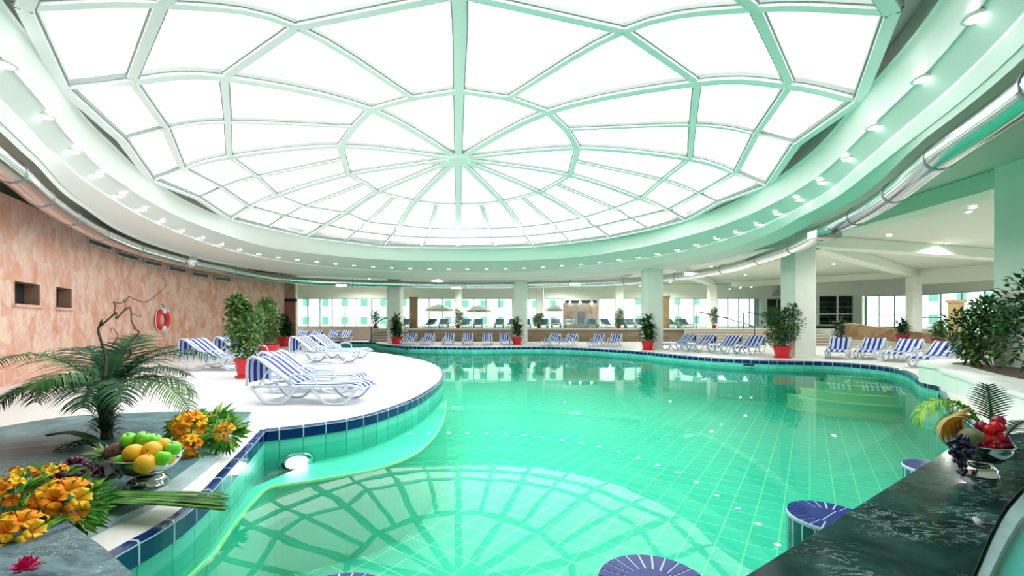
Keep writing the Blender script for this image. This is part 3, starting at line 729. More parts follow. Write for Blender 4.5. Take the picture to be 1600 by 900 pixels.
back = [(p + Vector((-(wall_at(s)[1]).y, wall_at(s)[1].x)) * 0.5) for s, p in [(s, wall_at(s)[0]) for s in ss]]
mb.grid([[(wall_at(s)[0].x, wall_at(s)[0].y, WT) for s in ss], [(q.x, q.y, WT) for q in back], [(q.x, q.y, 0) for q in back]])
e0, e1 = wl[-1], back[-1]
mb.poly([(e0.x, e0.y, 0), (e1.x, e1.y, 0), (e1.x, e1.y, WT), (e0.x, e0.y, WT)])
wst = mb.build('wall_west', M['stone_wall']); wst['kind'] = 'structure'
for s0, s1, za, zb in nich:
    a, d = wall_at(s0); b, _ = wall_at(s1); n_ = Vector((-d.y, d.x)) * 0.25
    q = [a, b, b + n_, a + n_]
    mb = MB(); mb.poly([(q[0].x, q[0].y, za), (q[1].x, q[1].y, za), (q[2].x, q[2].y, za), (q[3].x, q[3].y, za)])
    mb.poly([(q[0].x, q[0].y, zb), (q[1].x, q[1].y, zb), (q[2].x, q[2].y, zb), (q[3].x, q[3].y, zb)])
    mb.poly([(q[0].x, q[0].y, za), (q[3].x, q[3].y, za), (q[3].x, q[3].y, zb), (q[0].x, q[0].y, zb)]); mb.poly([(q[1].x, q[1].y, za), (q[2].x, q[2].y, za), (q[2].x, q[2].y, zb), (q[1].x, q[1].y, zb)])
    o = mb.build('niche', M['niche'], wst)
    MB().poly([(q[3].x, q[3].y, za), (q[2].x, q[2].y, za), (q[2].x, q[2].y, zb), (q[3].x, q[3].y, zb)]).build('niche_back', M['dark_void'], o)  # near-black back: the niche's inner shade is put into the colour
    MB().obox(((a.x + b.x) / 2, (a.y + b.y) / 2), math.atan2((b - a).y, (b - a).x), (b - a).length + 0.14, 0.10, za - 0.06, za).build('sill', M['stone_base'], o)
# rough red base course at the wall's near foot
mb = MB(); sb = [WS[-1] * i / 60 for i in range(40)]
ro = []; 
for s in sb:
    p, d = wall_at(s); n_ = Vector((d.y, -d.x)); ro.append((p, n_, 0.10 + 0.03 * math.sin(s * 5)))
mb.grid([[(p.x + n_.x * w_, p.y + n_.y * w_, 0) for p, n_, w_ in ro], [(p.x + n_.x * w_, p.y + n_.y * w_, 0.34) for p, n_, w_ in ro], [(p.x, p.y, 0.38) for p, n_, w_ in ro]])
b_ = mb.build('baseboard_west', M['stone_base']); b_['kind'] = 'structure'
# slot vents
ordn = ['nearest', 'second', 'third', 'fourth', 'fifth', 'farthest']
for i, (x0, x1, y) in enumerate(((134, 172, 382), (181, 214, 400), (223, 252, 411.5), (262, 289, 421), (298, 325, 429.5), (334, 360, 436))):
    s0, s1 = wall_s(x0), wall_s(x1); a, d = wall_at(s0); b, _ = wall_at(s1); c = (a + b) / 2; n_ = Vector((d.y, -d.x)); z = E_ - (y - HY) * c.y / F
    t = empty('slot_vent', (c.x + n_.x * 0.02, c.y + n_.y * 0.02, z), math.atan2((b - a).y, (b - a).x)); L = (b - a).length
    tag(t, f'narrow framed air slot high in the stone wall, {ordn[i]} of six from the niches', 'vent', 'slot vents in the stone wall')
    h = 0.085
    MB().box(-L / 2, L / 2, -0.03, 0.01, h - 0.025, h).box(-L / 2, L / 2, -0.03, 0.01, -h, -h + 0.025).box(-L / 2, -L / 2 + 0.03, -0.03, 0.01, -h, h).box(L / 2 - 0.03, L / 2, -0.03, 0.01, -h, h).build('frame', M['vent_frame'], t)
    mg = MB().box(-L / 2, L / 2, -0.005, 0.02, -h, h)
    for j in range(3): mg.box(-L / 2, L / 2, -0.02, 0.0, -h + 0.045 + j * 0.035, -h + 0.053 + j * 0.035)
    mg.build('grille', M['vent_dark'], t)
# life ring
s_ = wall_s(250.5); p, d = wall_at(s_); n_ = Vector((d.y, -d.x)); zc = E_ - (499.5 - HY) * p.y / F
lr = empty('life_ring', (p.x + n_.x * 0.09, p.y + n_.y * 0.09, zc), math.atan2(d.y, d.x)); tag(lr, 'red and white life ring hanging on the pink stone wall above the palm', 'life ring')
R0, r0 = 0.33, 0.095
def ringsec(a0, a1, m, nm, par):
    rows = []
    for i in range(13):
        a = a0 + (a1 - a0) * i / 12; rows.append([((R0 + r0 * math.cos(q)) * math.cos(a), r0 * 0.7 * math.sin(q), (R0 + r0 * math.cos(q)) * math.sin(a)) for q in [2 * PI * j / 12 for j in range(12)]])
    return MB().grid(rows, True).build(nm, m, par, True)
for q in range(4):
    ca = PI / 2 * q; w_ = 0.55 if q % 2 == 0 else 1.02
    if q % 2: ringsec(ca - 0.42, ca + 0.42, M['life_white'], 'white_band', lr)
    else: ringsec(ca - (PI / 2 - 0.42), ca + (PI / 2 - 0.42), M['life_red'], 'red_body', lr)
MB().tube([(math.cos(a) * (R0 + r0 + 0.03 + 0.03 * abs(math.sin(2 * a))), -0.0, math.sin(a) * (R0 + r0 + 0.03 + 0.03 * abs(math.sin(2 * a)))) for a in [2 * PI * j / 40 for j in range(41)]], 0.012, 6).build('grab_rope', M['life_white'], lr)
MB().tube([(0, 0.05, R0 + r0 + 0.16), (0, -0.02, R0 + r0 + 0.10), (0, -0.02, R0 + r0 + .02)], 0.012, 6).build('hook', M['dark_metal'], lr)
# door and end pieces beside the stone wall
o = MB().box(-13.6, -12.9, 24.0, 24.2, 0, CZ).build('wall_west_end', M['beam']); o['kind'] = 'structure'
dr_ = empty('door_1', (-13.05, 24.75, 0)); dr_['kind'] = 'structure'
q = at(447, 0, 26); 
MB().box(-0.55, 0.55, 0, 0.06, 0, 2.45).build('door_leaf', M['door_wood'], dr_); MB().box(-0.62, 0.62, -0.03, 0.08, 2.45, 2.6).build('door_head', M['dark_metal'], dr_)
MB().tube([(-0.4, -0.05, 0.95), (-0.4, -0.05, 1.2)], 0.015, 6).build('door_handle', M['chrome'], dr_)
o = MB().box(-15.3, -12.6, 25.2, 25.4, 0, CZ).build('wall_west_return', M['stone_wall']); o['kind'] = 'structure'; dr_.location = (-13.6, 25.1, 0)
dr_.location = (at(446.5, 0, 25.1).x, 25.1, 0)
p = at(459, 0, 26.5); t = column((p.x, 26.5), 0.34, 0, CZ, 'thin white post at the end of the pink stone wall beside the wooden door')
# sloping pink beam over the doorway
o = MB().obox((0, 0), 0.45, 5.5, 0.3, BB - 0.35, BB + 0.1).build('trim_1', M['stone_wall'], loc=(-12.6, 27.6, 0)); o['kind'] = 'structure'

# ---------------------------------------------------------------- terrace, steps, ramp wall
terr = [(-14.5, 30.5), (-9.3, 30.5), (-9.3, 28.9), (-6.8, 28.9), (-6.8, 28.5), (11.2, 28.5), (11.2, 28.2), (19.6, 28.2), (19.6, 26.0), (26, 26), (26, 40), (-22, 40), (-22, 30.5)]
o = MB().prism(terr, 0.0, TZ).build('terrace_floor', M['terrace_top']); tag(o, 'raised terrace floor behind the pool deck', 'terrace', kind='structure')
def face(name, pts, z0_, z1_, m, lab=None):
    s = [0]; 
    for a, b in zip(pts, pts[1:]): s.append(s[-1] + math.dist(a, b))
    mb = MB().grid([[(p[0], p[1], z0_) for p in pts], [(p[0], p[1], z1_) for p in pts]], uv=lambda i, j: (s[j], z0_ if i == 0 else z1_))
    o = mb.build(name, m); o['kind'] = 'structure'; return o
face('terrace_wall', [(-6.8, 28.47), (11.2, 28.47)], 0.0, TZ - 0.06, M['terrace_face'])
o = MB().box(-6.9, 11.2, 28.30, 28.55, TZ - 0.06, TZ + 0.02).build('trim_2', M['terrace_top']); o['kind'] = 'structure'
o = MB().box(-14.5, -9.3, 30.2, 30.5, 0, 1.0).build('low_wall', mat('beige_wall', (0.50, 0.42, 0.34), 0.8, noise=0.1, nscale=5)); tag(o, 'low beige wall behind the blue chairs at the end of the channel', 'wall', kind='structure')
def stairs(name, x0, x1, y0, dy, n, top, lab):
    t = empty(name, ((x0 + x1) / 2, y0, 0)); tag(t, lab, 'stairs')
    for i in range(n):
        z = top * (i + 1) / n
        MB().box(-(x1 - x0) / 2, (x1 - x0) / 2, i * dy, n * dy, z - top / n, z - 0.035).build('riser', M['terrace_face'] if False else mat('riser_stone', (0.40, 0.34, 0.28), 0.7), t)
        MB().box(-(x1 - x0) / 2, (x1 - x0) / 2, i * dy - 0.03, n * dy, z - 0.035, z).build('tread', M['stair'], t)
    return t
stairs('staircase', -9.2, -6.9, 27.95, 0.30, 5, TZ, 'short stone steps with a dark handrail behind the tip of the channel')
stairs('staircase', 11.3, 19.4, 26.4, 0.36, 5, TZ, 'wide stone steps rising to the terrace behind the loungers with two handrails')
stairs('staircase', 15.7, 17.25, 22.9, 0.38, 8, 1.15, 'stone steps leading up to the dark glass doors beside the broad column')
def rail(name, pts, lab, m=M['dark_metal']):
    t = empty(name, pts[0]); tag(t, lab, 'handrail'); o = Vector(pts[0])
    MB().tube([Vector(p) - o for p in pts], 0.035, 8).build('top_rail', m, t)
    return t
r_ = rail('handrail', [(-8.95, 27.7, 0), (-8.95, 27.7, 0.92), (-8.55, 28.6, 1.45), (-8.0, 29.6, 1.75)], 'bent dark handrail at the short steps near the channel tip')
for (x, lab) in ((12.3, 'dark handrail climbing the wide steps beside the slim mint column'), (15.4, 'dark handrail on the wide steps partly behind the red pot bush')):
    r_ = rail('handrail', [(x + 2.3, 26.2, 0), (x + 2.3, 26.2, 1.0), (x + 1.2, 27.3, 1.5), (x, 28.3, 1.9), (x - 0.25, 28.5, 1.9), (x - 0.25, 28.5, TZ)], lab)
# ramp wall with rubble stone
rp = [(17.25, 22.6), (18.0, 20.2), (17.75, 18.4), (17.0, 16.7), (16.7, 15.2)]
rz = [1.22, .87, .75, .66, .6]
mb = MB()
rq = [(x + .42, y + .15) for x, y in rp]
mb.grid([[(x, y, 0.0) for x, y in rp], [(x, y, z) for (x, y), z in zip(rp, rz)], [(x, y, z) for (x, y), z in zip(rq, rz)], [(x, y, 0.0) for x, y in rq]])
o = mb.build('ramp_wall', M['stone_tan']); tag(o, 'sloping rubble stone wall of the ramp behind the corner loungers', 'wall', kind='structure')
for i, z in enumerate((0.34, 0.22, 0.11)):
    e = 0.75 + 0.4 * i; pts = [(x - e * .62, y - e * .6) for x, y in rp]
    o = MB().prism(pts + rp[::-1], 0.001 + i * .001, z).build('trim_3', M['stair']); o['kind'] = 'structure'

# ---------------------------------------------------------------- window walls
HZ = E_ + 2.05
wn_count = [0]
def bay(a, b, z0_, z1_, n, rail_z=None, panes='glass'):
    """one glazed bay between two plan points"""
    wn_count[0] += 1
    a, b = Vector(a), Vector(b); d = b - a; L = d.length; c = (a + b) / 2
    t = empty(f'window_{wn_count[0]}', (c.x, c.y, z0_), math.atan2(d.y, d.x)); t['kind'] = 'structure'
    H = z1_ - z0_; mb = MB()
    mb.box(-L / 2, L / 2, -0.05, 0.05, 0, 0.08).box(-L / 2, L / 2, -0.05, 0.05, H - 0.08, H)
    for i in range(n + 1):
        x = -L / 2 + L * i / n; mb.box(max(-L / 2, x - 0.035), min(L / 2, x + 0.035), -0.05, 0.05, 0, H)
    if rail_z: mb.box(-L / 2, L / 2, -0.03, 0.03, rail_z, rail_z + 0.06)
    mb.build('frame', M['mullion'], t); MB().box(-L / 2, L / 2, -0.006, 0.006, 0.02, H - 0.02).build('pane', M[panes], t)
    return t
def wallbox(name, a, b, z0_, z1_, th=0.25, m=M['header']):
    a, b = Vector(a), Vector(b); d = b - a; c = (a + b) / 2
    o = MB().obox((0, 0), math.atan2(d.y, d.x), d.length, th, z0_, z1_).build(name, m, loc=(c.x, c.y, 0)); o['kind'] = 'structure'; return o
WY = 35.7
def wx(px, Y=WY): return (px - CX) * Y / F
wallbox('wall_north_header', (wx(440), WY), (wx(1232), WY), HZ, CZ)
wallbox('wall_north_sill', (wx(440), WY), (wx(1232), WY), 0.3, TZ + 0.06)
edges = [(462, 576, 6), (581, 626, 2), (629, 712, 4), (720, 800, 4), (804, 848, 2), (852, 880, 1), (936, 962, 1), (974, 1031, 3), (1036, 1108, 3), (1120, 1188, 4), (1197, 1232, 2)]
for x0, x1, n in edges: bay((wx(x0), WY), (wx(x1), WY), TZ + 0.06, HZ, n, 0.75 if x0 > 930 else None)
for x0, x1 in ((440, 462), (576, 581), (626, 629), (712, 720), (800, 804), (848, 852), (880, 936), (962, 974), (1031, 1036), (1108, 1120), (1188, 1197)):
    wallbox('wall_north_pier', (wx(x0), WY), (wx(x1), WY), TZ, HZ, 0.35)
# east part: glazed doors, windows, diagonal
A0 = (wx(1232), WY); A1 = (at(1262, 0, 32.6).x, 32.6); A2 = (at(1345, 0, 32.0).x, 32.0); A3 = (at(1422, 0, 30.4).x, 30.4); A4 = (at(1432, 0, 30.2).x, 30.2); A5 = (29.0, 24.0); A6 = (29.6, 3.0)
wallbox('wall_east_pier', A0, A1, 0, CZ, 0.3)
wallbox('wall_east_header', A1, A2, E_ + 2.1, CZ); wallbox('wall_east_header', A2, A3, E_ + 2.0, CZ); wallbox('wall_east_header', A4, A5, E_ + 2.0, CZ); wallbox('wall_east_header', A5, A6, E_ + 2.0, CZ)
dv = empty('door_2', (0, 0, 0)); dv['kind'] = 'structure'
def lerp2(a, b, t): return (a[0] + (b[0] - a[0]) * t, a[1] + (b[1] - a[1]) * t)
dd = Vector(A2) - Vector(A1); ang = math.atan2(dd.y, dd.x); LL = dd.length; dv.location = (A1[0], A1[1], 1.0); dv.rotation_euler = (0, 0, ang)
mb = MB()
for f_ in (0, .17, .2, .56, .86, 1): mb.box(LL * f_ - 0.05, LL * f_ + 0.05, -0.06, 0.06, 0, 2.3)
mb.box(0, LL, -0.06, 0.06, 2.22, 2.32).box(0, LL, -0.06, 0.06, 0, 0.1).box(0, LL * .2, -0.06, 0.06, 1.72, 1.82).box(LL * .2, LL * .86, -0.04, 0.04, 0.85, 0.92).box(0, LL * .2, -0.04, 0.04, 0.65, 0.71)
mb.build('door_frame', M['white_trim'], dv)
MB().box(0, LL * .86, -0.006, 0.006, 0, 2.3).build('door_glass', M['glass'], dv)
MB().box(LL * .86, LL, -0.1, 0.1, 0, 2.3).build('side_panel', M['beam'], dv)
MB().tube([(LL * .155, -0.12, 0.9), (LL * .155, -0.12, 1.35)], 0.025, 6).build('door_handle', M['chrome'], dv)
# dim lobby beyond the doors
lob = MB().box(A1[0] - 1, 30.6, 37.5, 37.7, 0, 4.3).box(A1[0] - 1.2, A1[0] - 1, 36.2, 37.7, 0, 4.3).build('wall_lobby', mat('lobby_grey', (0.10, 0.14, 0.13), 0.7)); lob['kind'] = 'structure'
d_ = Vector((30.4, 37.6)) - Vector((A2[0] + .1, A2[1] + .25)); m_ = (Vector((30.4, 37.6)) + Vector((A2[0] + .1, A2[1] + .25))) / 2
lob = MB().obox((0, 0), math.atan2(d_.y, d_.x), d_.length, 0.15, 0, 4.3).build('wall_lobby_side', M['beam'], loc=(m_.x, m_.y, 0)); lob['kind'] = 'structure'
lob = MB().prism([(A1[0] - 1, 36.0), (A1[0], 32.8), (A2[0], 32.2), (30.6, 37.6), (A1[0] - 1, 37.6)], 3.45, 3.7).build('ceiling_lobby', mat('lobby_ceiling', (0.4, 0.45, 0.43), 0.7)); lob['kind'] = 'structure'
cab = empty('display_shelf', (27.6, 37.1, 1.0)); tag(cab, 'pale display shelf seen through the dark glass doors', 'shelf')
for i in range(5): MB().box(-1.6, 1.6, -0.2, 0.2, 0.3 + i * 0.42, 0.36 + i * 0.42).build('shelf_board', M['white_trim'], cab)
for x in (-1.6, -0.5, 0.6, 1.57): MB().box(x, x + 0.05, -0.2, 0.2, 0, 2.05).build('upright', M['dark_metal'], cab)
wallbox('wall_east_sill', A2, A3, 0, 0.9, 0.2); wallbox('wall_east_sill', A4, A5, 0, 0.55, 0.2); wallbox('wall_east_sill', A5, A6, 0, 0.5, 0.2)
bay(lerp2(A2, A3, .08), A3, 0.9, E_ + 2.0, 3, 0.85); bay(lerp2(A4, A5, .05), A5, 0.55, E_ + 2.0, 5, 1.0); bay(A5, lerp2(A5, A6, .45), 0.5, E_ + 2.0, 6); bay(lerp2(A5, A6, .47), A6, 0.5, E_ + 2.0, 7)
wallbox('wall_east_pier', A3, A4, 0, CZ, 0.35)
# closing walls out of view
wallbox('wall_south', (-34, -3), (40, -3), 0, CZ, 0.3, M['column'])
wallbox('wall_north_west', (-26, 33), (wx(440), WY), 0, CZ, 0.3)
wallbox('wall_west_outer', (-26, -3), (-26, 33), 0, CZ, 0.3, M['column'])

# stone fireplace block with lit canopy
fb = empty('stone_fireplace', (at(907, 0, 32.7).x, 32.7, TZ)); tag(fb, 'grey brown rubble stone fireplace block with small lamps under its dark top, on the terrace', 'fireplace')
MB().box(-1.25, 1.25, -0.4, 0.4, 0, 1.85).build('stone_body', stone_mat('grey_rubble', [(0.14, 0.11, 0.08), (0.34, 0.27, 0.2), (0.42, 0.38, 0.32)], (3, 3, 3), line=(0.4, 0.38, 0.34)), fb)
MB().box(-1.15, 1.15, -0.42, 0.42, 1.85, 2.05).build('dark_top', M['dark_metal'], fb)
MB().box(-0.3, 0.3, -0.43, -0.3, 0.3, 1.25).build('flue_slab', M['vent_dark'], fb)
for x in (-0.85, -0.1, 0.75): MB().lathe([(0.001, 0.0), (0.07, 0.02), (0.05, 0.16), (0.001, 0.17)], c=(x, -0.55, 1.8), n=10).build('lamp', M['bulb'], fb)

# exit-style light boxes hanging on the duct
for (px, py, s, lab) in ((1291, 367, 1.0, 'grey metal projector box clamped to the duct by the broad column'), (1080, 428.5, .9, 'white lit box under the duct above the slim mint column'), (898, 444.5, 1, 'white lit box under the duct above the stone fireplace'),
                    (713, 450, 1, 'white lit box under the duct above the dark terrace plant'), (535, 446.5, 1, 'white lit box under the duct above the channel')):
    k = (px - CX) / F; kk = min(range(NB), key=lambda q: abs(cpt(RD[q], q, 0)[0] / max(.1, cpt(RD[q], q, 0)[1]) - k) + (0 if cpt(RD[q], q, 0)[1] > 6 and (cpt(RD[q], q, 0)[1] > 9) else 9))
    q = cpt(RD[kk] - 0.05, kk, 0); Y = q[1]; z = E_ + (HY - py) * Y / F
    t = empty('duct_lamp_box', (q[0], q[1], z)); tag(t, lab, 'light box'); W_ = 0.30 if px > 1200 else 0.32
    MB().box(-W_, W_, -0.16, 0.16, -0.09, 0.09).build('housing', M['chrome'] if px > 1200 else M['white_trim'], t, bevel=0.01)
    if px < 1200: MB().box(-W_ * .95, W_ * .95, -0.165, -0.16, -0.07, 0.07).build('lit_panel', M['lamp_box'], t)
    MB().box(-0.02, 0.02, -0.02, 0.02, 0.09, max(0.12, E_ + zD - 0.1 - z)).build('bracket', M['dark_metal'], t)
# spots in the outer ceiling, followed by added fill spots
sp0 = None
spots = [((1520, 323), 0), ((1389, 367), 0), ((1290, 393), 0), ((1285, 443), 1), ((1307, 443), 1), ((1330, 442), 1), ((1355, 441), 1), ((1127, 423), 0), ((1140, 451), 1), ((1157, 449), 1), ((1174, 448), 1), ((1000, 447), 1), ((1264, 444), 1)]
for (px, py), far in spots:
    z = 3.13; p = Vector(((px - CX) * z / (HY - py), F * z / (HY - py), E_ + z - 0.01))
    if p.y > 34: f_ = 33.0 / p.y; p = Vector((p.x * f_, 33.0, E_ + z * f_))
    if sp0 is None:
        sp0 = empty('ceiling_spot', p); tag(sp0, 'small round spotlight in the mint ceiling outside the dome ring', 'ceiling light', 'spotlights in the outer ceiling')
        MB().lathe([(0.07, 0.02), (0.11, 0.0), (0.10, -0.02), (0.07, -0.015)], n=16).build('trim_ring', M['ring_white'], sp0); MB().lathe([(0.072, -0.01), (0.04, -0.04), (0.001, -0.045)], n=12).build('bulb', M['bulb'], sp0)
    else: c = copy_tree(sp0); c.location = p
for i, (x, y) in enumerate(((12.8, 12.2), (13, 18), (17, 17), (17, 23), (22, 20), (11, 24), (15, 28), (5, 29), (-1, 29.5), (9, 30), (-5, 30), (-10, 30.5), (-15, 28), (21, 13), (14.5, 6), (-11.5, 18.5), (20, 7), (4, 33), (-12, 33), (12, 33))):  # extra fixtures with wide beams, added to brighten the area under this ceiling
    c_ = copy_tree(sp0); c_.location = (x, y, CZ - 0.01)
    l = bpy.data.lights.new('fill_beam', 'SPOT'); l.energy = 420; l.spot_size = math.radians(164); l.spot_blend = 0.4; l.shadow_soft_size = 0.08; l.color = (1, .98, .92)
    o = bpy.data.objects.new('fill_beam', l); C.objects.link(o); o.location = (0, 0, -0.06); o.parent = c_

# ---------------------------------------------------------------- outside
g = MB().box(-120, 120, WY + 0.5, 56, -0.3, 0.3).box(-120, 120, 64, 150, -0.3, 0.3).build('ground_outside', M['paving']); g['kind'] = 'structure'
g = MB().box(-120, 120, 56, 64, -0.3, 0.5).build('ground_lawn', M['lawn']); g['kind'] = 'structure'
g = MB().box(30.2, 120, -20, WY + 0.5, -0.3, 0.2).build('ground_east', M['paving']); g['kind'] = 'structure'
def hotel(x0, x1, Y, floors, bays_, fh, lab, z0_=0.3, roof=False):
    t = empty('hotel_building', ((x0 + x1) / 2, Y, z0_)); tag(t, lab, 'building'); L = x1 - x0; H = floors * fh
    MB().box(-L / 2, L / 2, 0, 6, 0, H).build('wall', M['hotel'], t)
    for f_ in range(floors):
        for b_ in range(bays_):
            x = -L / 2 + L * (b_ + .5) / bays_; z = fh * f_ + fh * 0.25; w_ = L / bays_ * 0.17
            o = MB().box(x - w_, x + w_, -0.06, 0.05, z, z + fh * .42).build('window', M['hotel_glass'], t)
            if b_ % 2 == 0: MB().box(x - w_ * 1.4, x + w_ * 1.4, -0.8, 0, z - 0.35, z - 0.05).build('balcony', M['hotel_balcony'], t)
    if roof: MB().prism([(-L / 2 - .5, -0.5), (L / 2 + .5, -0.5), (L / 2 + .5, 6.5), (-L / 2 - .5, 6.5)], H, H + 0.4).build('roof', M['hotel_roof'], t)
hotel(-44, -16, 70, 4, 9, 2.9, 'white hotel wing with rows of small windows seen through the first glazed bay')
hotel(-13, 12, 78, 3, 8, 3.0, 'white hotel block with a red roof beyond the terrace parasols', roof=True)
hotel(20, 33, 74, 3, 4, 3.2, 'pale hotel block with one dark window beyond the slim columns')
hotel(58, 82, 62, 3, 6, 3.2, 'pale building with teal windows beyond the corner windows')
def parasol(c, r, h, lab):
    t = empty('parasol', (c[0], c[1], 0.3)); tag(t, lab, 'parasol')
    MB().tube([(0, 0, 0), (0, 0, h)], 0.04, 8).build('pole', M['white_trim'], t)
    MB().lathe([(r, h - 0.55), (r * .5, h - 0.2), (0.02, h)], n=8).build('canopy', M['parasol'], t); MB().lathe([(r, h - 0.75), (r, h - 0.55)], n=8).build('valance', M['parasol_pink'], t)
parasol((at(686, 0, 45).x, 45), 1.5, 2.9, 'white parasol with a pink valance outside, beyond the slim column and tan pillar'); parasol((at(748, 0, 45).x, 45), 1.3, 2.8, 'white parasol outside the windows beyond the dark terrace plant')
parasol((at(866, 0, 45).x, 45), 0.9, 2.9, 'white parasol outside the window beside the stone fireplace')
# ---------------------------------------------------------------- sun loungers
def sling(pts, w, nm, par, m, thick=0.012):
    rows = []; n = 7
    s = [0]
    for a, b in zip(pts, pts[1:]): s.append(s[-1] + math.dist(a, b))
    top = [[(x, -w / 2 + w * j / n, z) for j in range(n + 1)] for x, z in pts]
    mb = MB().grid(top, uv=lambda i, j: (j / n, s[i]))
    bot = [[(x, -w / 2 + w * j / n, z - thick) for j in range(n + 1)] for x, z in pts]
    mb.grid(bot, uv=lambda i, j: (j / n, s[i])); return mb.build(nm, m, par)
def make_lounger(name, fabric, frame, label, group, drop=True):
    t = empty(name); tag(t, label, 'sun lounger', group)
    W = 0.56
    seatp = [(1.00, .28), (.95, .325), (.85, .345), (.5, .335), (.1, .325), (-.12, .33)]
    backp = [(-.12, .345), (-.25, .42), (-.40, .53), (-.55, .645), (-.68, .735), (-.76, .76), (-.82, .74), (-.85, .68)] + ([(-.855, .52), (-.85, .36)] if drop else [(-.85, .62)])
    sling(seatp, W, 'seat', t, fabric); sling(backp, W, 'backrest', t, fabric)
    for sy in (-1, 1):
        y = sy * (W / 2 + 0.025)
        mb = MB(); mb.tube([(x, y, z - 0.01) for x, z in [(1.03, .25), (.97, .30), (.85, .325), (.5, .315), (.1, .305), (-.3, .30), (-.62, .30), (-.80, .29)]], 0.026, 6); mb.build('side_rail', frame, t, True)
        mb = MB(); mb.tube([(x, y, z) for x, z in [(-.12, .335), (-.40, .525), (-.68, .735), (-.77, .765), (-.84, .73), (-.865, .62), (-.87, .30)]], 0.024, 6); bf_ = mb.build('back_frame', frame, t, True)
        for x0 in (-0.80, 0.18):
            L = 0.78 if x0 < 0 else 0.80
            pts = catmull([Vector((x0 + q * L, y * 1.04, z)) for q, z in ((0, .29), (.14, .17), (.28, .055), (.42, .022), (.58, .022), (.72, .055), (.86, .17), (1, .30))], 3)
            MB().tube(pts, 0.024, 6).build('leg', frame, t, True)
        MB().tube([(-.50, y * 0.9, .60), (-.68, y * 0.9, .32)], 0.014, 5).build('back_strut', frame, bf_)
        MB().tube(catmull([Vector((x, y * 1.10, z)) for x, z in ((-.16, .33), (-.12, .45), (.0, .485), (.22, .47), (.30, .33))], 3), 0.018, 5).build('armrest', frame, t, True)
    for x, z in ((.98, .27), (.3, .30), (-.12, .30), (-.70, .28)): MB().tube([(x, -W / 2, z), (x, W / 2, z)], 0.018, 6).build('crossbar', frame, t)
    for x, z in ((-.42, .022), (.58, .022)): MB().tube([(x, -W / 2 - .02, z + .06), (x, W / 2 + .02, z + .06)], 0.012, 5).build('brace', frame, t)
    return t
lg0 = make_lounger('sun_lounger', M['stripes'], M['white_plastic'], '', None)
def lounger(x, y, deg, label, group, s=1.0, first=[True]):
    o = lg0 if first[0] else copy_tree(lg0); first[0] = False
    o.location = (x, y, 0.0); o.rotation_euler = (0, 0, math.radians(deg)); o.scale = (s, s, s); tag(o, label, 'sun lounger', group); return o
gA = 'sun loungers on the rounded terrace'
lounger(-3.10, 6.66, -3, 'blue and white striped lounger nearest the pool edge on the rounded terrace', gA, .92)
lounger(-3.56, 7.72, -2, 'striped sun lounger just behind the nearest one, its footrest poking out past it', gA, .92)
lounger(-5.7, 13.2, -6, 'striped lounger of the middle pair, closer one, beyond the nearest two on the terrace', gA, 1.05)
lounger(-5.95, 14.9, -8, 'striped lounger of the middle pair, the one farther back by the channel', gA, 1.05)
lounger(-7.55, 11.3, -6, 'striped lounger by the palm fronds near the pink stone wall', gA, 1.05)
lounger(-7.75, 12.9, -6, 'striped lounger half hidden behind the big leafy pot plant', gA, 1.05)
gB = 'striped loungers in the straight row behind the far pool edge'
ordw = ['first', 'second', 'third', 'fourth', 'fifth', 'last']
for i, px in enumerate((645, 673, 704, 733, 763, 790)):
    y = 24.0; x = (px - CX) * 25 / F
    lounger(x, y + .1, -90 + (-4 + i * 2), f'striped lounger before the brown terrace wall, {ordw[i]} of six from the channel column', gB, .82)
gC = 'striped loungers between the two cream columns'
for i, (px, py) in enumerate(((862, 541), (890, 541), (934, 542), (962, 542))):
    x, y = G(px, py); lounger(x + .0, y + .3, -118 + i, f'angled striped lounger between the two cream columns, {["first", "second", "third", "fourth"][i]} from the plant by the middle column', gC, .84)
gD = 'striped loungers between cream column and broad column'
for i, (px, py) in enumerate(((1062, 547), (1094, 549), (1134, 551.5), (1172, 553))):
    x, y = G(px, py); lounger(x, y, -152 + i * 4, f'reclined striped lounger beside the wide steps, {["farthest from", "third from", "second from", "right beside"][i]} the wide red pot bush'.replace('right beside', 'closest to'), gD, .92)
gE = 'striped loungers at the pool corner'
for i, (px, py) in enumerate(((1310, 559), (1360, 560), (1412, 564), (1462, 573))):
    x, y = G(px, py); lounger(x, y, -132 - i * 8, ['striped lounger at the pool corner closest to the broad column', 'striped lounger at the pool corner, second from the broad column', 'striped lounger at the pool corner, third from the broad column', 'striped lounger partly hidden behind the corner of the raised planter'][i], gE, .9)
# blue chairs behind the channel
gF = 'blue chairs in front of the low beige wall'
for i, px in enumerate((469, 491, 518, 538)):
    x = (px - CX) * 29.2 / F
    lounger(x, 29.1, -90, f'small blue striped lounger before the low beige wall, {["nearest the white post", "second from the white post", "third from the white post", "nearest the handrail"][i]}', gF, .95)
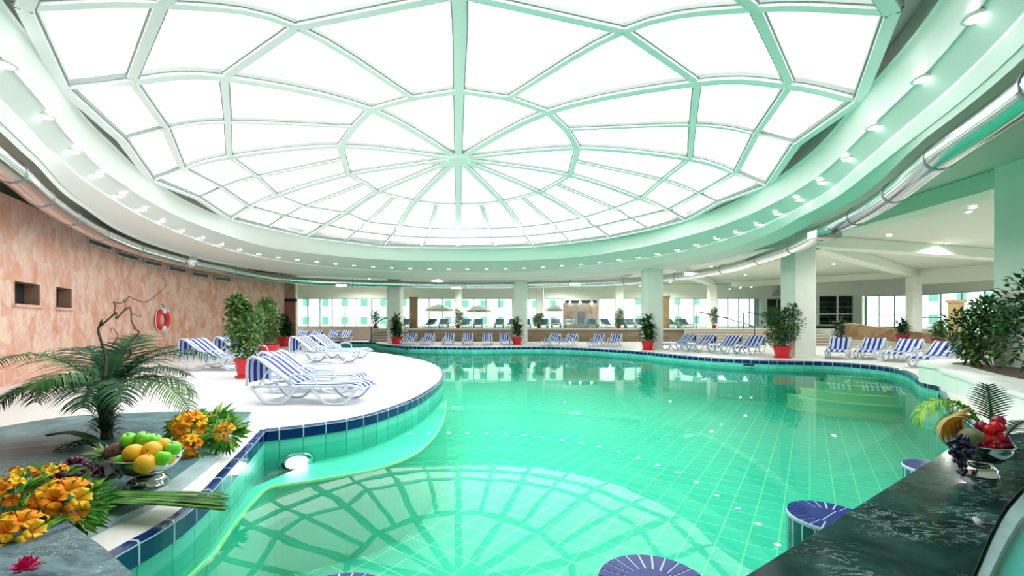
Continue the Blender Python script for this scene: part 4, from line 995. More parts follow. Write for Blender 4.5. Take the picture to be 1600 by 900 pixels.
# dark terrace loungers
dl = make_lounger('terrace_lounger', M['teal_plastic'], M['teal_frame'], '', None, False)
gT = 'dark teal loungers on the terrace'
tx = [632, 672, 693, 726, 747, 780, 800, 822, 849, 869, 890, 908, 926, 948, 970, 985, 1003, 1050, 1070]
where = ['behind the plant by the first column', 'beside the tan stone pillar', 'second from the tan stone pillar', 'beside the dark plant at the slim column', 'second from the dark terrace plant', 'third from the dark terrace plant', 'behind the middle red pot plant', 'beside the cream middle column',
         'by the small round terrace plant', 'just before the fireplace block', 'before the fireplace block at its near half', 'before the middle of the fireplace block', 'at the far half of the fireplace block', 'just past the fireplace block', 'below the oval terrace plant', 'just past the oval terrace plant', 'behind the red pot by the cream column', 'beside the second tan pillar', 'second from the second tan pillar']
for i, px in enumerate(tx):
    o = dl if i == 0 else copy_tree(dl); Y = 30.4 + (i % 3) * 0.25
    o.location = ((px - CX) * Y / F, Y, TZ); o.rotation_euler = (0, 0, math.radians(-90 + random.uniform(-12, 12))); o.scale = (.82, .95, .88)
    tag(o, 'dark teal lounger on the raised terrace ' + where[i], 'sun lounger', gT)

# ---------------------------------------------------------------- potted plants
def pot_mesh(t, r, h, m, sq=False):
    MB().lathe([(0.001, 0), (r * .70, 0), (r * .72, 0.02), (r * .97, h * .86), (r * .97, h), (r * .88, h), (r * .86, h * .86), (0.001, h * .86)], n=24).build('pot', m, t, True); pt_ = t.children[-1] if False else C.objects[-1]
    MB().lathe([(r * .97, h * .84), (r * 1.06, h * .85), (r * 1.06, h * 1.01), (r * .95, h * 1.01)], n=24).build('rim', m, pt_)
    MB().lathe([(0.001, 0.001), (r * .95, 0.001), (r * .98, 0.045), (r * .8, 0.05)], n=24).build('saucer', m, pt_)
    MB().lathe([(r * .9, h * .88), (0.001, h * .93)], n=20).build('soil', M['soil'], t)
def foliage_mb(fn, n, L, W, rng, up=0.3, droop=0.2, mats=1):
    """fn(rng) -> (point, outward dir)"""
    mb = MB()
    for i in range(n):
        p, d = fn(rng); d = (d + Vector((rng.gauss(0, .45), rng.gauss(0, .45), rng.gauss(up, .45)))).normalized()
        l = L * rng.uniform(.65, 1.2)
        mb.leaf(p, d, Vector((rng.gauss(0, .35), rng.gauss(0, .35), 1)), l, W * rng.uniform(.8, 1.2), 0.15, droop, rng.choice(range(mats)) if mats > 1 else 0)
    return mb
def bush(name, loc, label, h, r, potr, poth, n, L, W, seed, leafm, potm='pot_red', group=None, stems=5, shape='ovoid', cat='potted plant', flowers=False):
    rng = random.Random(seed); t = empty(name, loc); tag(t, label, cat, group)
    if potm: pot_mesh(t, potr, poth, M[potm])
    lobes = [(Vector((rng.uniform(-.35, .35) * r, rng.uniform(-.35, .35) * r, poth + (h - poth) * (.18 + .72 * k / 8))), r * (0.62 if shape == 'ovoid' else 0.5) * (1 - .45 * abs(k / 8 - .42) * 1.6) * rng.uniform(.85, 1.15)) for k in range(9)]
    def fn(g):
        c, q = g.choice(lobes); d = Vector((g.gauss(0, 1), g.gauss(0, 1), g.gauss(0, .9))).normalized()
        return c + d * q * (g.random() ** .4), d
    mb = foliage_mb(fn, n, L, W, rng, mats=len(leafm)); mb.build('foliage', [M[x] for x in leafm], t)
    for k in range(stems):
        c, q = lobes[min(8, 2 + k)]
        a = rng.uniform(0, 2 * PI); p0 = Vector((math.cos(a) * potr * .25, math.sin(a) * potr * .25, poth * .85)); 
        MB().tube([p0, p0.lerp(c, .5) + Vector((rng.uniform(-.04, .04), rng.uniform(-.04, .04), 0)), c + Vector((0, 0, q * .5))], [0.016, 0.012, 0.005], 6).build('stem', M['bark'], t)
    return t
def spiky(name, loc, label, h, potr, poth, n, L, seed, leafm, potm='pot_red', group=None, canes=3):
    """cane plant with tufts of arching strap leaves"""
    rng = random.Random(seed); t = empty(name, loc); tag(t, label, 'potted plant', group)
    pot_mesh(t, potr, poth, M[potm]); mb = MB()
    for k in range(canes):
        a = 2 * PI * k / canes + rng.uniform(-.4, .4); hh = poth + (h - poth) * (0.45 + .35 * k / max(1, canes - 1))
        p0 = Vector((math.cos(a) * potr * .35, math.sin(a) * potr * .35, poth * .85)); p1 = Vector((math.cos(a) * potr * .6, math.sin(a) * potr * .6, hh))
        MB().tube([p0, p0.lerp(p1, .5) + Vector((.02, 0, 0)), p1], [.02, .018, .014], 6).build('cane', M['bark'], t)
        for j in range(int(n * 1.7)):
            f = rng.uniform(.12, 1.0); p = p0.lerp(p1, f); b = rng.uniform(0, 2 * PI); el = rng.uniform(.1, 1.2) if f > .8 else rng.uniform(-.2, .8)
            d = Vector((math.cos(b) * math.cos(el), math.sin(b) * math.cos(el), math.sin(el)))
            mb.leaf(p, d, Vector((0, 0, 1)), L * rng.uniform(.6, 1.1), L * .2, .1, rng.uniform(.1, .5), rng.choice(range(len(leafm))))
    mb.build('foliage', [M[x] for x in leafm], t); return t
x, y = G(377, 592); bush('potted_tree', (x - .02, y + .22, 0), 'big bushy green plant in a red pot right behind the nearest loungers', 1.78, .62, .23, .42, 3600, .085, .05, 11, ['leaf_mid', 'leaf_mid', 'leaf_light', 'leaf_dark'], stems=6)
x, y = G(420, 557); bush('potted_tree', (x, y, 0), 'yellow green leafy plant in a red pot just behind the tallest potted plant', 2.1, .62, .32, .42, 2200, .11, .06, 12, ['leaf_mid', 'leaf_light', 'leaf_dark'])
x, y = G(445, 541); spiky('potted_cane_plant', (x, y, 0), 'very dark spiky plant in a red pot before the wooden door', 1.85, .36, .5, 65, .55, 13, ['leaf_dark', 'leaf_dark'], canes=4)
x, y = G(621, 537.6); spiky('potted_cane_plant', (x, y - .1, 0), 'dark spiky plant in a red pot at the column by the channel tip', 1.78, .34, .42, 55, .55, 14, ['leaf_dark', 'leaf_mid'], canes=4)
x, y = G(808, 538.5); spiky('potted_cane_plant', (x, y, 0), 'dark plant in a red pot before the middle column, ending the row of six loungers', 1.72, .30, .42, 55, .42, 15, ['leaf_dark', 'leaf_mid'], canes=4)
x, y = G(1012, 546.8); spiky('potted_cane_plant', (x, y, 0), 'dark plant in a tall red pot before the cream column on the far pool edge', 1.72, .27, .42, 60, .48, 16, ['leaf_dark', 'leaf_dark', 'leaf_mid'], canes=4)
x, y = G(1225, 559.5); bush('potted_bush', (x, y + .1, 0), 'dense dark bush in a wide red pot before the broad column', 1.72, .72, .28, .40, 2400, .13, .045, 17, ['leaf_dark', 'leaf_dark', 'leaf_mid'], stems=7)
p = at(1312, 529, 21.6); spiky('potted_cane_plant', (p.x, 21.6, 0.0), 'black green plant in a dark red pot at the foot of the door steps', 1.6, .26, .45, 40, .42, 18, ['leaf_dark'], 'pot_dark')
p = at(1410, 531, 19.3); spiky('potted_cane_plant', (p.x, 19.3, .34), 'dark plant in a crimson pot halfway along the stone ramp wall', 1.15, .25, .36, 45, .40, 19, ['leaf_dark'], 'pot_dark')
p = at(1466, 536, 16.1); spiky('potted_cane_plant', (p.x, 16.1, .34), 'grey green plant in a crimson pot at the low end of the ramp wall', 1.0, .22, .28, 40, .36, 20, ['leaf_mid', 'leaf_dark'], 'pot_dark')
for i, (px, lab, hh, rr) in enumerate(((587, 'slim dark plant on the terrace beside the short steps', 1.15, .42), (716, 'dark oval plant on the terrace before the slim mint column', 1.2, .5), (842, 'small round plant on the terrace before the fireplace block', .95, .42), (967, 'dark oval plant on the terrace past the fireplace block', 1.25, .5), (1116, 'dark slim plant on the terrace at the head of the handrail', 1.4, .38))):
    Y = 29.4; bush('terrace_plant', ((px - CX) * Y / F, Y, TZ), lab, hh, rr, .14, .22, 800, .13, .045, 30 + i, ['leaf_dark', 'leaf_dark', 'leaf_mid'], 'pot_dark', stems=3)
# outside greenery
for i, (px, Y) in enumerate(((838, 50), (1010, 48), (1060, 55), (612, 52))):
    p = at(px, 0, Y); bush('garden_shrub', (p.x, Y, .3), ['round green shrub outside past the stone fireplace', 'light green garden shrub outside the window bays', 'wide garden shrub outside by the slim column', 'light green shrub outside beyond the short steps'][i], 1.6, .9, .2, .1, 500, .25, .12, 60 + i, ['leaf_light', 'leaf_mid'], None, cat='shrub')

# ---------------------------------------------------------------- raised planter
pln = empty('raised_planter', (0, 0, 0)); tag(pln, 'curved cream planter with a white stone rim around the broad corner column', 'planter')
po = [(8.05, 8.20), (7.62, 7.75), (7.05, 6.85), (6.56, 6.13), (6.1, 5.3), (5.9, 4.7), (6.4, 3.0), (14.5, 3.0), (14.5, 9.8), (10.2, 9.9), (9.0, 9.5), (8.3, 8.9)]
pi_ = [(8.70, 8.35), (8.3, 7.75), (7.75, 6.9), (7.35, 6.2), (6.95, 5.4), (6.75, 4.7), (7.1, 3.4), (14.1, 3.4), (14.1, 9.3), (10.3, 9.35), (9.4, 9.1), (8.85, 8.75)]
po = [(p.x, p.y) for p in catmull([Vector((*p, 0)) for p in po], 4, True)]; pi_ = [(p.x, p.y) for p in catmull([Vector((*p, 0)) for p in pi_], 4, True)]
n_ = len(po); pc = [(p[0] + .03, p[1] + .0) for p in po]
MB().grid([[(x, y, 0) for x, y in pc], [(x, y, .33) for x, y in pc]], True).build('planter_wall', M['column'], pln)
MB().grid([[(x, y, .33) for x, y in pc], [(x - .02, y - .01, .33) for x, y in po], [(x - .02, y - .01, .385) for x, y in po], [(x, y, .385) for x, y in pi_], [(x, y, .28) for x, y in pi_]], True).build('rim', M['ring_white'], pln)
MB().poly([(x, y, .34) for x, y in pi_]).build('soil', M['soil'], pln)
bush('planter_shrub', (9.3, 8.8, .34), 'dark bushy shrub growing in the planter before the corner windows', 1.25, .62, .1, .05, 1500, .14, .055, 41, ['leaf_dark', 'leaf_mid', 'leaf_dark', 'leaf_light'], None, cat='shrub', stems=7)
bush('planter_shrub', (9.55, 7.7, .34), 'tall thin shrub in the planter against the broad corner column', 1.0, .4, .1, .05, 500, .12, .05, 47, ['leaf_dark', 'leaf_mid'], None, cat='shrub', stems=4)
bush('planter_shrub', (8.0, 6.5, .34), 'tall dark shrub with drooping glossy leaves in the planter, closest to the fruit bowl', 2.05, .85, .1, .05, 3000, .13, .06, 42, ['leaf_dark', 'leaf_dark', 'leaf_mid'], None, cat='shrub', stems=7)

# ---------------------------------------------------------------- pool stools
def stool(x, y, r, label):
    t = empty('pool_stool', (x, y, BZ)); tag(t, label, 'stool', 'round tiled stools in the pool by the bar')
    T = -0.12 - BZ
    rows = []; mb = MB()
    side = tile_mat('stool_side', (0.02, 0.10, 0.12), (0.5, 0.75, 0.7), 2 * PI * r / 20, 0, 0.010, rough=0.2)
    ns = 60; prof = [(r, 0), (r, T - 0.02)]
    MB().grid([[(math.cos(2 * PI * k / ns) * q, math.sin(2 * PI * k / ns) * q, z) for k in range(ns + 1)] for q, z in prof], uv=lambda i, j: (2 * PI * r * j / ns, prof[i][1])).build('pedestal', side, t)
    MB().lathe([(r, T - 0.03), (r + .003, T - .012), (r - .001, T - 0.002), (r * .5, T - .002), (0.001, T - .002)], n=60).build('seat_base', mat('stool_grout', (0.62, 0.68, 0.85), 0.4), t)
    N = 24; g = 0.011
    for k in range(N):
        a0 = 2 * PI * k / N; a1 = 2 * PI * (k + 1) / N; ri, ro = r * .50, r - .003
        d0, d1 = g / ri / 2, g / ro / 2
        pts = [(math.cos(a0 + d0) * ri, math.sin(a0 + d0) * ri), (math.cos(a0 + d1) * ro, math.sin(a0 + d1) * ro), (math.cos((a0 + a1) / 2) * ro, math.sin((a0 + a1) / 2) * ro), (math.cos(a1 - d1) * ro, math.sin(a1 - d1) * ro), (math.cos(a1 - d0) * ri, math.sin(a1 - d0) * ri)]
        MB().prism(pts, T - .006, T + .002).build('wedge_tile', M['navy_stool'], t)
    for s_ in (0, 1):
        off = math.radians(35) + PI * s_; e = 0.012
        pts = [(math.cos(off + e + (PI - 2 * e) * k / 20) * r * .485, math.sin(off + e + (PI - 2 * e) * k / 20) * r * .485) for k in range(21)]
        nx, ny = -math.sin(off) * .004, math.cos(off) * .004
        MB().prism([(px + nx, py + ny) for px, py in pts], T - .006, T + .002).build('centre_tile', M['navy_stool'], t)
stool(.72, 2.20, .283, 'navy tiled round stool rising from the water at the near tip of the bar')
stool(2.18, 2.99, .25, 'navy tiled round stool in the water halfway along the marble bar')
stool(3.90, 3.98, .25, 'navy tiled round stool half hidden behind the bar corner by the silver bowl')
stool(-.84, 2.035, .27, 'navy tiled stool standing apart in open water, only its rim showing')

# ---------------------------------------------------------------- marble bar
BT = 0.25
bar = empty('bar_counter', (0, 0, 0)); tag(bar, 'dark green veined marble bar counter reaching over the pool under the silver fruit bowl', 'bar counter')
e1 = [V3(1520, 900, BT), V3(1533, 868, BT), V3(1550, 828, BT), V3(1572, 790, BT), V3(1605, 755, BT)]
ed = [V3(1165, 900, BT), V3(1480, 703, BT), V3(1492, 690, BT), V3(1520, 684, BT), V3(1605, 675, BT)]
ed = [ed[0]] + [Vector((p.x, p.y, 0)) for p in catmull([Vector((p.x, p.y, 0)) for p in ed], 5)[1:]]
top = [(.45, 1.34), (.45, .8)] ; 
outl = [(0.40, 1.31)] + [(p.x, p.y) for p in ed] + [(5.6, 4.05), (5.6, 3.4), (4.2, 3.1)] + [(p.x, p.y) for p in catmull([Vector((p.x, p.y, 0)) for p in e1[::-1]], 4)] + [(1.55, 1.2), (1.5, .7), (.4, .7)]
MB().prism(outl, BT - .05, BT).build('marble_top', M['marble_dark'], bar, bevel=0.006)
MB().prism([(.7, .9), (1.25, 1.62), (3.3, 3.05), (5.4, 3.7), (5.4, 3.3), (3.6, 2.8), (1.6, 1.2), (1.5, .9)], BZ + .002, BT - .05).build('bar_base', M['pool_wall'], bar)
bd = empty('curved_bar_edge', (0, 0, 0)); tag(bd, 'polished grey blue stone band curving along the inner side of the bar', 'bar edge')
i1 = catmull([V3(1514, 925, BT), V3(1524, 900, BT), V3(1538, 868, BT), V3(1556, 828, BT), V3(1580, 788, BT), V3(1620, 752, BT), V3(1700, 715, BT)], 5)
i2 = catmull([V3(1530, 925, BT), V3(1543, 900, BT), V3(1558, 868, BT), V3(1580, 828, BT), V3(1605, 795, BT), V3(1645, 770, BT), V3(1730, 738, BT)], 5)
MB().grid([[(p.x, p.y, -.15) for p in i1], [(p.x, p.y, BT - .015) for p in i1], [(p.x, p.y, BT - .015) for p in i2], [(p.x, p.y, -.15) for p in i2]]).build('band', M['marble_lip'], bd)
MB().poly([(p.x, p.y, BT - .10) for p in i2] + [(6.5, 1.8, BT - .10), (6.5, .8, BT - .10), (2.0, .8, BT - .10)]).build('inner_worktop', marble_mat('green_marble_inner', (0.006, 0.03, 0.022), (0.03, 0.12, 0.085), (0.2, 0.4, 0.35), 0.25, 4, 0.3), bd)
fl = MB().prism([(1.5, .7), (2.2, 2.2), (3.6, 2.95), (6.5, 3.5), (6.5, .7)], -.25, -.2).build('bar_floor', M['marble_dark'], bd)

# ---------------------------------------------------------------- marble slab by the pool (west corner)
SZ = 0.06
sl = empty('marble_slab', (0, 0, 0)); tag(sl, 'grey green marble slab beside the pool carrying the palm and the silver bowl', 'slab')
bk = [V3(-60, 680, SZ), V3(0, 667, SZ), V3(50, 658, SZ), V3(100, 651, SZ), V3(150, 647, SZ), V3(200, 645, SZ), V3(250, 643.5, SZ), V3(320, 643, SZ), V3(393, 643.5, SZ)]
rt = [V3(393, 643.5, SZ), V3(372, 668, SZ), V3(340, 695, SZ), V3(300, 726, SZ), V3(250, 762, SZ), V3(200, 788, SZ), V3(150, 808, SZ), V3(110, 826, SZ)]
outl = [(p.x, p.y) for p in bk[:-1]] + [(p.x, p.y) for p in rt] + [(-3.2, 1.9), (-5.5, 2.2)]
MB().prism(outl, 0.001, SZ).build('slab_top', M['marble_slab'], sl, bevel=0.004)
rr_ = [Vector((p.x, p.y)) for p in rt]
lip = []
for i, p in enumerate(rr_):
    t = (rr_[min(i + 1, len(rr_) - 1)] - rr_[max(i - 1, 0)]).normalized(); lip.append(p + Vector((-t.y, t.x)) * 0.10 * min(1, i / 1.5))
MB().grid([[(p.x, p.y, SZ - .004) for p in rr_], [(p.x, p.y, SZ - .012) for p in lip], [(p.x, p.y, 0.002) for p in lip]]).build('slab_lip', M['marble_lip'], sl)
NS = 0.25
ns = empty('marble_counter', (0, 0, 0)); tag(ns, 'grey veined marble counter corner jutting over the pool edge under the orange flowers', 'counter')
outl = [(-2.05, 2.04), (-1.72, 1.84), (-1.41, 1.635), (-1.15, 1.35), (-1.1, .7), (-4.4, .7), (-4.4, 2.2), (-3.0, 2.32), (-2.45, 2.27)]
MB().prism(outl, NS - .04, NS).build('counter_top', marble_mat('grey_marble', (0.02, 0.05, 0.065), (0.20, 0.31, 0.35), (0.70, 0.82, 0.86), 0.2, 4.5, 0.9, spec=0.1), ns, bevel=0.004)
MB().prism([(-2.15, 1.9), (-2.15, .8), (-4.3, .8), (-4.3, 2.1), (-2.4, 2.15)], 0.002, NS - .04).build('counter_base', M['marble_slab'], ns)

# ---------------------------------------------------------------- silver bowls and fruit
def bowl(loc, r, h, label):
    t = empty('silver_bowl', loc); tag(t, label, 'bowl')
    MB().lathe([(r * .60, 0.0), (r * .62, .012), (r * .54, .03), (r * .56, .045), (r * .44, .06), (r * .30, .075), (0.001, .075)], n=40).build('foot', M['silver'], t, True)
    pr = [(0.001, .07), (r * .30, .075), (r * .62, .075 + h * .18), (r * .86, .075 + h * .48), (r * .97, .075 + h * .80), (r, .075 + h), (r * 1.03, .08 + h), (r * 1.0, .086 + h), (r * .95, .075 + h), (r * .82, .075 + h * .5), (r * .4, .09 + h * .15), (0.001, .085)]
    MB().lathe(pr, n=48).build('bowl_body', M['silver'], t, True); return t
def apple(c, r, label, rng, group='green apples in the silver bowl'):
    t = empty('apple', c, rng.uniform(0, 6)); tag(t, label, 'apple', group)
    t.rotation_euler = (rng.uniform(-.5, .5), rng.uniform(-.5, .5), rng.uniform(0, 6))
    pr = [(0.001, -.82), (.2, -.9), (.5, -.84), (.85, -.4), (1.0, .1), (.92, .55), (.62, .88), (.3, .93), (.12, .84), (0.001, .70)]
    MB().lathe([(a * r, b * r) for a, b in pr], n=24).build('flesh', M['apple'], t, True)
    MB().tube([(0, 0, .68 * r), (.02 * r, 0, .95 * r), (.1 * r, 0, 1.12 * r)], .06 * r, 6).build('stem', M['stem'], t); return t
def orange(c, r, label, rng, group='oranges in the silver bowl'):
    t = empty('orange', c); tag(t, label, 'orange', group); t.rotation_euler = (rng.uniform(-1.2, 1.2), rng.uniform(-1.2, 1.2), 0)
    MB().ball((0, 0, 0), r, 24, 16).build('peel', M['orange'], t, True); MB().lathe([(.10 * r, 0), (.06 * r, .02 * r), (0.001, .02 * r)], c=(0, 0, r * .995), n=8).build('navel', M['stem'], t); return t
rng = random.Random(5)
bx, by = G(231, 757, SZ); br = .205
bowl((bx, by, SZ), br, .135, 'footed silver bowl piled with green apples and oranges on the marble slab')
ry = by - 0.02
def FP(px, py, Y, r): p = at(px, py, Y); return tuple(p)
for (px, py, dy, lab) in ((201, 688, .05, 'green apple at the top of the pile beside the pineapple'), (222, 686, .07, 'green apple at the very top of the pile with its stem end showing'), (239, 689, .12, 'green apple mostly hidden behind two oranges at the top of the pile'),
                      (271, 702, .02, 'green apple at the rim of the bowl beside the orange flowers'), (254, 717, -.08, 'green apple low on the flower side of the pile, in front of another orange'), (191, 723, -.10, 'green apple low at the bowl rim nearest the pineapple'), (222, 712, .04, 'green apple hidden in the middle of the pile')):
    apple(FP(px, py, ry + dy, 0), .052, lab, rng)
for (px, py, dy, lab, r) in ((209, 709, -.09, 'big orange in the pile below the topmost apples, on the pineapple side', .064), (237, 704, -.05, 'big orange in the centre of the pile', .062), (256, 695, .05, 'small orange at the back of the pile between two apples', .048),
                         (227, 725, -.14, 'orange at the front rim of the bowl', .064), (262, 716, .0, 'orange mostly hidden behind a low apple', .05), (240, 722, .02, 'orange down inside the bowl', .06), (212, 722, .05, 'orange at the bottom of the bowl', .06)):
    orange(FP(px, py, ry + dy, 0), r, lab, rng)

# pineapple lying beside the bowl
pa = empty('pineapple', FP(185, 706, by + .05, 0)); tag(pa, 'small brown pineapple lying between the palm trunk and the silver bowl', 'pineapple')
pa.rotation_euler = (0, math.radians(-100), math.radians(8))
MB().ball((0, 0, 0), .068, 20, 14, 1, 1, 1.35).build('fruit', M['pineapple'], pa, True)
mb = MB(); rg = random.Random(3)
for i in range(34):
    a = i * 2.4; e = .2 + i / 34 * 1.2; d = Vector((math.cos(a) * math.cos(e), math.sin(a) * math.cos(e), math.sin(e))); mb.leaf(Vector((0, 0, .08)) + d * .01, d, Vector((0, 0, 1)), .08 + .05 * rg.random(), .022, .2, -.1)
mb.build('crown', M['leaf_light'], pa)
# grape bunches
def grapes(name, c, sx, sy, sz, n, r, m, label, seed, cat='grapes'):
    rg = random.Random(seed); t = empty(name, c); tag(t, label, cat)
    MB().tube([(0, 0, sz * .9), (0, 0, 0), (0, 0, -sz * .8)], [.006, .005, .003], 6).build('stalk', M['stem'], t)
    g0 = None
    for i in range(n):
        d = Vector((rg.gauss(0, 1), rg.gauss(0, 1), rg.gauss(0, 1))).normalized(); q = (rg.random() ** .35)
        z = d.z * sz * q; tp = 1 - .35 * max(0, -z / sz)
        loc = (d.x * sx * q * tp, d.y * sy * q * tp, z)
        if g0 is None: g0 = MB().ball((0, 0, 0), r, 12, 8, 1, 1, 1.15).build('grape', m, t, True); g0.location = loc
        else: o = g0.copy(); C.objects.link(o); o.parent = t; o.location = loc
    return t
p = at(115, 722, by + .05); g_ = grapes('grape_bunch', (p.x, p.y, SZ + .085), .17, .13, .07, 95, .021, M['grape_purple'], 'dark purple grapes spread on the slab between the orange flowers and the pineapple', 9)
p = at(153, 732, by - .03); g_ = grapes('grape_bunch', (p.x, p.y, SZ + .075), .11, .09, .06, 45, .021, M['grape_purple'], 'dark purple grapes beside the pale petal and big dark leaf', 10)
# pale leaf petal
t = empty('pale_leaf', FP(163, 730, by - .12, 0)); tag(t, 'pale pink grey crumpled leaf between the purple grapes and the bowl', 'leaf')
mb = MB(); mb.grid([[(-.06 + .13 * i / 6 + .02 * j, -.02 * math.sin(j * 2 + i), .05 - .035 * j + .02 * math.sin(i * 1.7 + j)) for i in range(7)] for j in range(4)]); mb.build('blade', mat('pale_pink', (0.62, 0.50, 0.54), 0.5), t, True)

# big dark leaves on the slab
def bigleaf(pts, w, label, m=M['leaf_big'], name='broad_leaf'):
    P_ = catmull(pts, 5); t = empty(name, P_[0]); tag(t, label, 'leaf'); o = P_[0]; n = len(P_); rows = []
    for i, p in enumerate(P_):
        tt = (P_[min(i + 1, n - 1)] - P_[max(i - 1, 0)]).normalized(); s = tt.cross(Vector((0, 0, 1))).normalized(); ww = w * (math.sin(PI * min(.98, (i + .6) / n)) ** .6)
        rows.append([tuple(p - o + s * ww * k + Vector((0, 0, .02 * abs(k) * 2))) for k in (-.5, -.25, 0, .25, .5)])
    MB().grid(rows).build('blade', m, t, True); MB().tube([p - o + Vector((0, 0, .004)) for p in P_], .005, 5).build('midrib', M['leaf_mid'], t); return t
bigleaf([V3(85, 768, .12), V3(115, 762, .16), V3(150, 752, .17), V3(188, 748, .12)], .15, 'broad dark green leaf lying under the purple grapes against the bowl foot')
bigleaf([V3(172, 700, .12), V3(140, 687, .20), V3(105, 678, .20), V3(72, 682, .14)], .09, 'long dark leaf pointing away from the pineapple over the slab')

# ---------------------------------------------------------------- palm
def frond(t, base, ang, el, L, n, lw, m, nm='frond', curl=1.0, seed=0, ll=.26):
    rg = random.Random(seed); pts = []; p = Vector(base); e = el; N = 14
    hd_ = Vector((math.cos(ang), math.sin(ang), 0))
    for i in range(N + 1):
        pts.append(p.copy()); d = hd_ * math.cos(e) + Vector((0, 0, 1)) * math.sin(e); p = p + d * L / N; e -= curl * (1.5 / N) * (0.5 + i / N)
    mb = MB(); mb.tube(pts, [.011 * (1 - .75 * i / N) for i in range(N + 1)], 5)
    for i in range(n):
        f = .14 + .86 * i / n; q = f * N; k = min(int(q), N - 1); p = pts[k].lerp(pts[k + 1], q - k); tg = (pts[k + 1] - pts[k]).normalized()
        side = tg.cross(Vector((0, 0, 1))); side = side.normalized() if side.length > .01 else Vector((1, 0, 0)); up = side.cross(tg).normalized()
        l = ll * math.sin(PI * (.12 + .80 * f)) * rg.uniform(.85, 1.1)
        for s in (-1, 1):
            d = (tg * .55 + side * s * .9 + up * rg.uniform(-.05, .25)).normalized()
            # leaflet of three segments bending down
            a = p; w_ = lw; dd = d; prev = None; b = len(mb.v)
            for j in range(4):
                wj = w_ * (1, .95, .65, .06)[j] / 2; sd = dd.cross(up).normalized()
                mb.v += [tuple(a - sd * wj), tuple(a + sd * wj)]
                if j < 3: mb.f.append((b + 2 * j, b + 2 * j + 1, b + 2 * j + 3, b + 2 * j + 2)); mb.mi.append(0)
                a = a + dd * l / 3; dd = (dd + Vector((0, 0, -.38 * curl))).normalized()
    return mb.build(nm, m, t)
px_, py_ = G(166, 686, SZ)
palm = empty('palm', (px_, py_, SZ)); tag(palm, 'small palm with arching dark green fronds standing on the marble slab', 'palm')
H_ = .50
MB().tube([(0, 0, 0), (.01, 0, .15), (-.01, 0, .3), (0, 0, H_)], [.045, .05, .06, .05], 14).build('trunk', M['bark'], palm, True)
mb = MB(); rg = random.Random(2)
for i in range(260):
    a = rg.uniform(0, 2 * PI); z = rg.uniform(.04, H_ + .05); e = rg.uniform(.5, 1.3) if rg.random() < .7 else rg.uniform(-.6, .4)
    d = Vector((math.cos(a) * math.cos(e), math.sin(a) * math.cos(e), math.sin(e))); mb.leaf(Vector((math.cos(a) * .05, math.sin(a) * .05, z)), d, Vector((0, 0, 1)), rg.uniform(.07, .17), .022, .1, .2)
mb.build('leaf_bases', M['leaf_palm'], palm)
fr = [(182, .75, 1.25, 1.0), (170, .45, 1.0, 1.15), (200, .40, .95, 1.1), (150, 1.0, .80, .8), (2, .80, 1.2, .95), (-12, .45, 1.1, 1.1), (14, .55, .85, 1.2), (40, 1.05, .7, .7), (-40, .6, .85, 1.2), (228, .5, .85, 1.15), (262, .8, .7, 1.2), (300, .55, .75, 1.2), (100, 1.15, .75, .6), (75, .6, .9, 1.0), (125, .7, .9, 1.1)]
for i, (a, e, L, c_) in enumerate(fr): frond(palm, (0, 0, H_ - .02), math.radians(a), e, L, 40, .0145, M['leaf_palm'] if i % 5 else M['leaf_mid'], curl=c_, seed=i, ll=.36)
# low frond lying on the slab
t = empty('palm_frond', V3(150, 700, .1)); tag(t, 'cut dark palm frond lying flat on the slab at the palm foot', 'palm frond'); frond(t, (0, 0, 0), math.radians(160), .35, .55, 22, .016, M['leaf_palm'], 'leaflets', 1.1, 77, .2)
# curly willow twig
def on(px, py): p = at(px, py, py_ - .05); return p
tw = empty('curly_twig', on(160, 545)); tag(tw, 'bare dark twisted twig rising out of the palm fronds', 'twig'); o = on(160, 545)
def twig(pp, r0, r1, nm='branch'):
    P_ = catmull([on(*q) - o + Vector((0, .03 * math.sin(i * 1.9), 0)) for i, q in enumerate(pp)], 4); MB().tube(P_, [r0 + (r1 - r0) * i / len(P_) for i in range(len(P_))], 6).build(nm, M['bark'], tw, True)
twig([(163, 600), (161, 560), (160, 530), (156, 515), (154, 506), (160, 508), (163, 502), (157, 500), (154, 506), (165, 506), (172, 496), (178, 488), (185, 498), (193, 488), (198, 480), (206, 490), (209, 502), (208, 512)], .012, .006)
twig([(208, 512), (213, 520), (205, 535), (207, 548), (198, 556), (192, 566), (190, 580)], .007, .010)
twig([(178, 488), (176, 478), (180, 472), (190, 474), (195, 466), (203, 463), (212, 467), (222, 472), (235, 467), (246, 463), (254, 452), (257, 440), (255, 434)], .006, .002)
twig([(206, 490), (215, 495), (222, 490)], .004, .002); twig([(193, 488), (192, 478), (197, 472), (203, 470)], .004, .002); twig([(175, 540), (180, 525), (178, 512), (175, 520)], .005, .002)

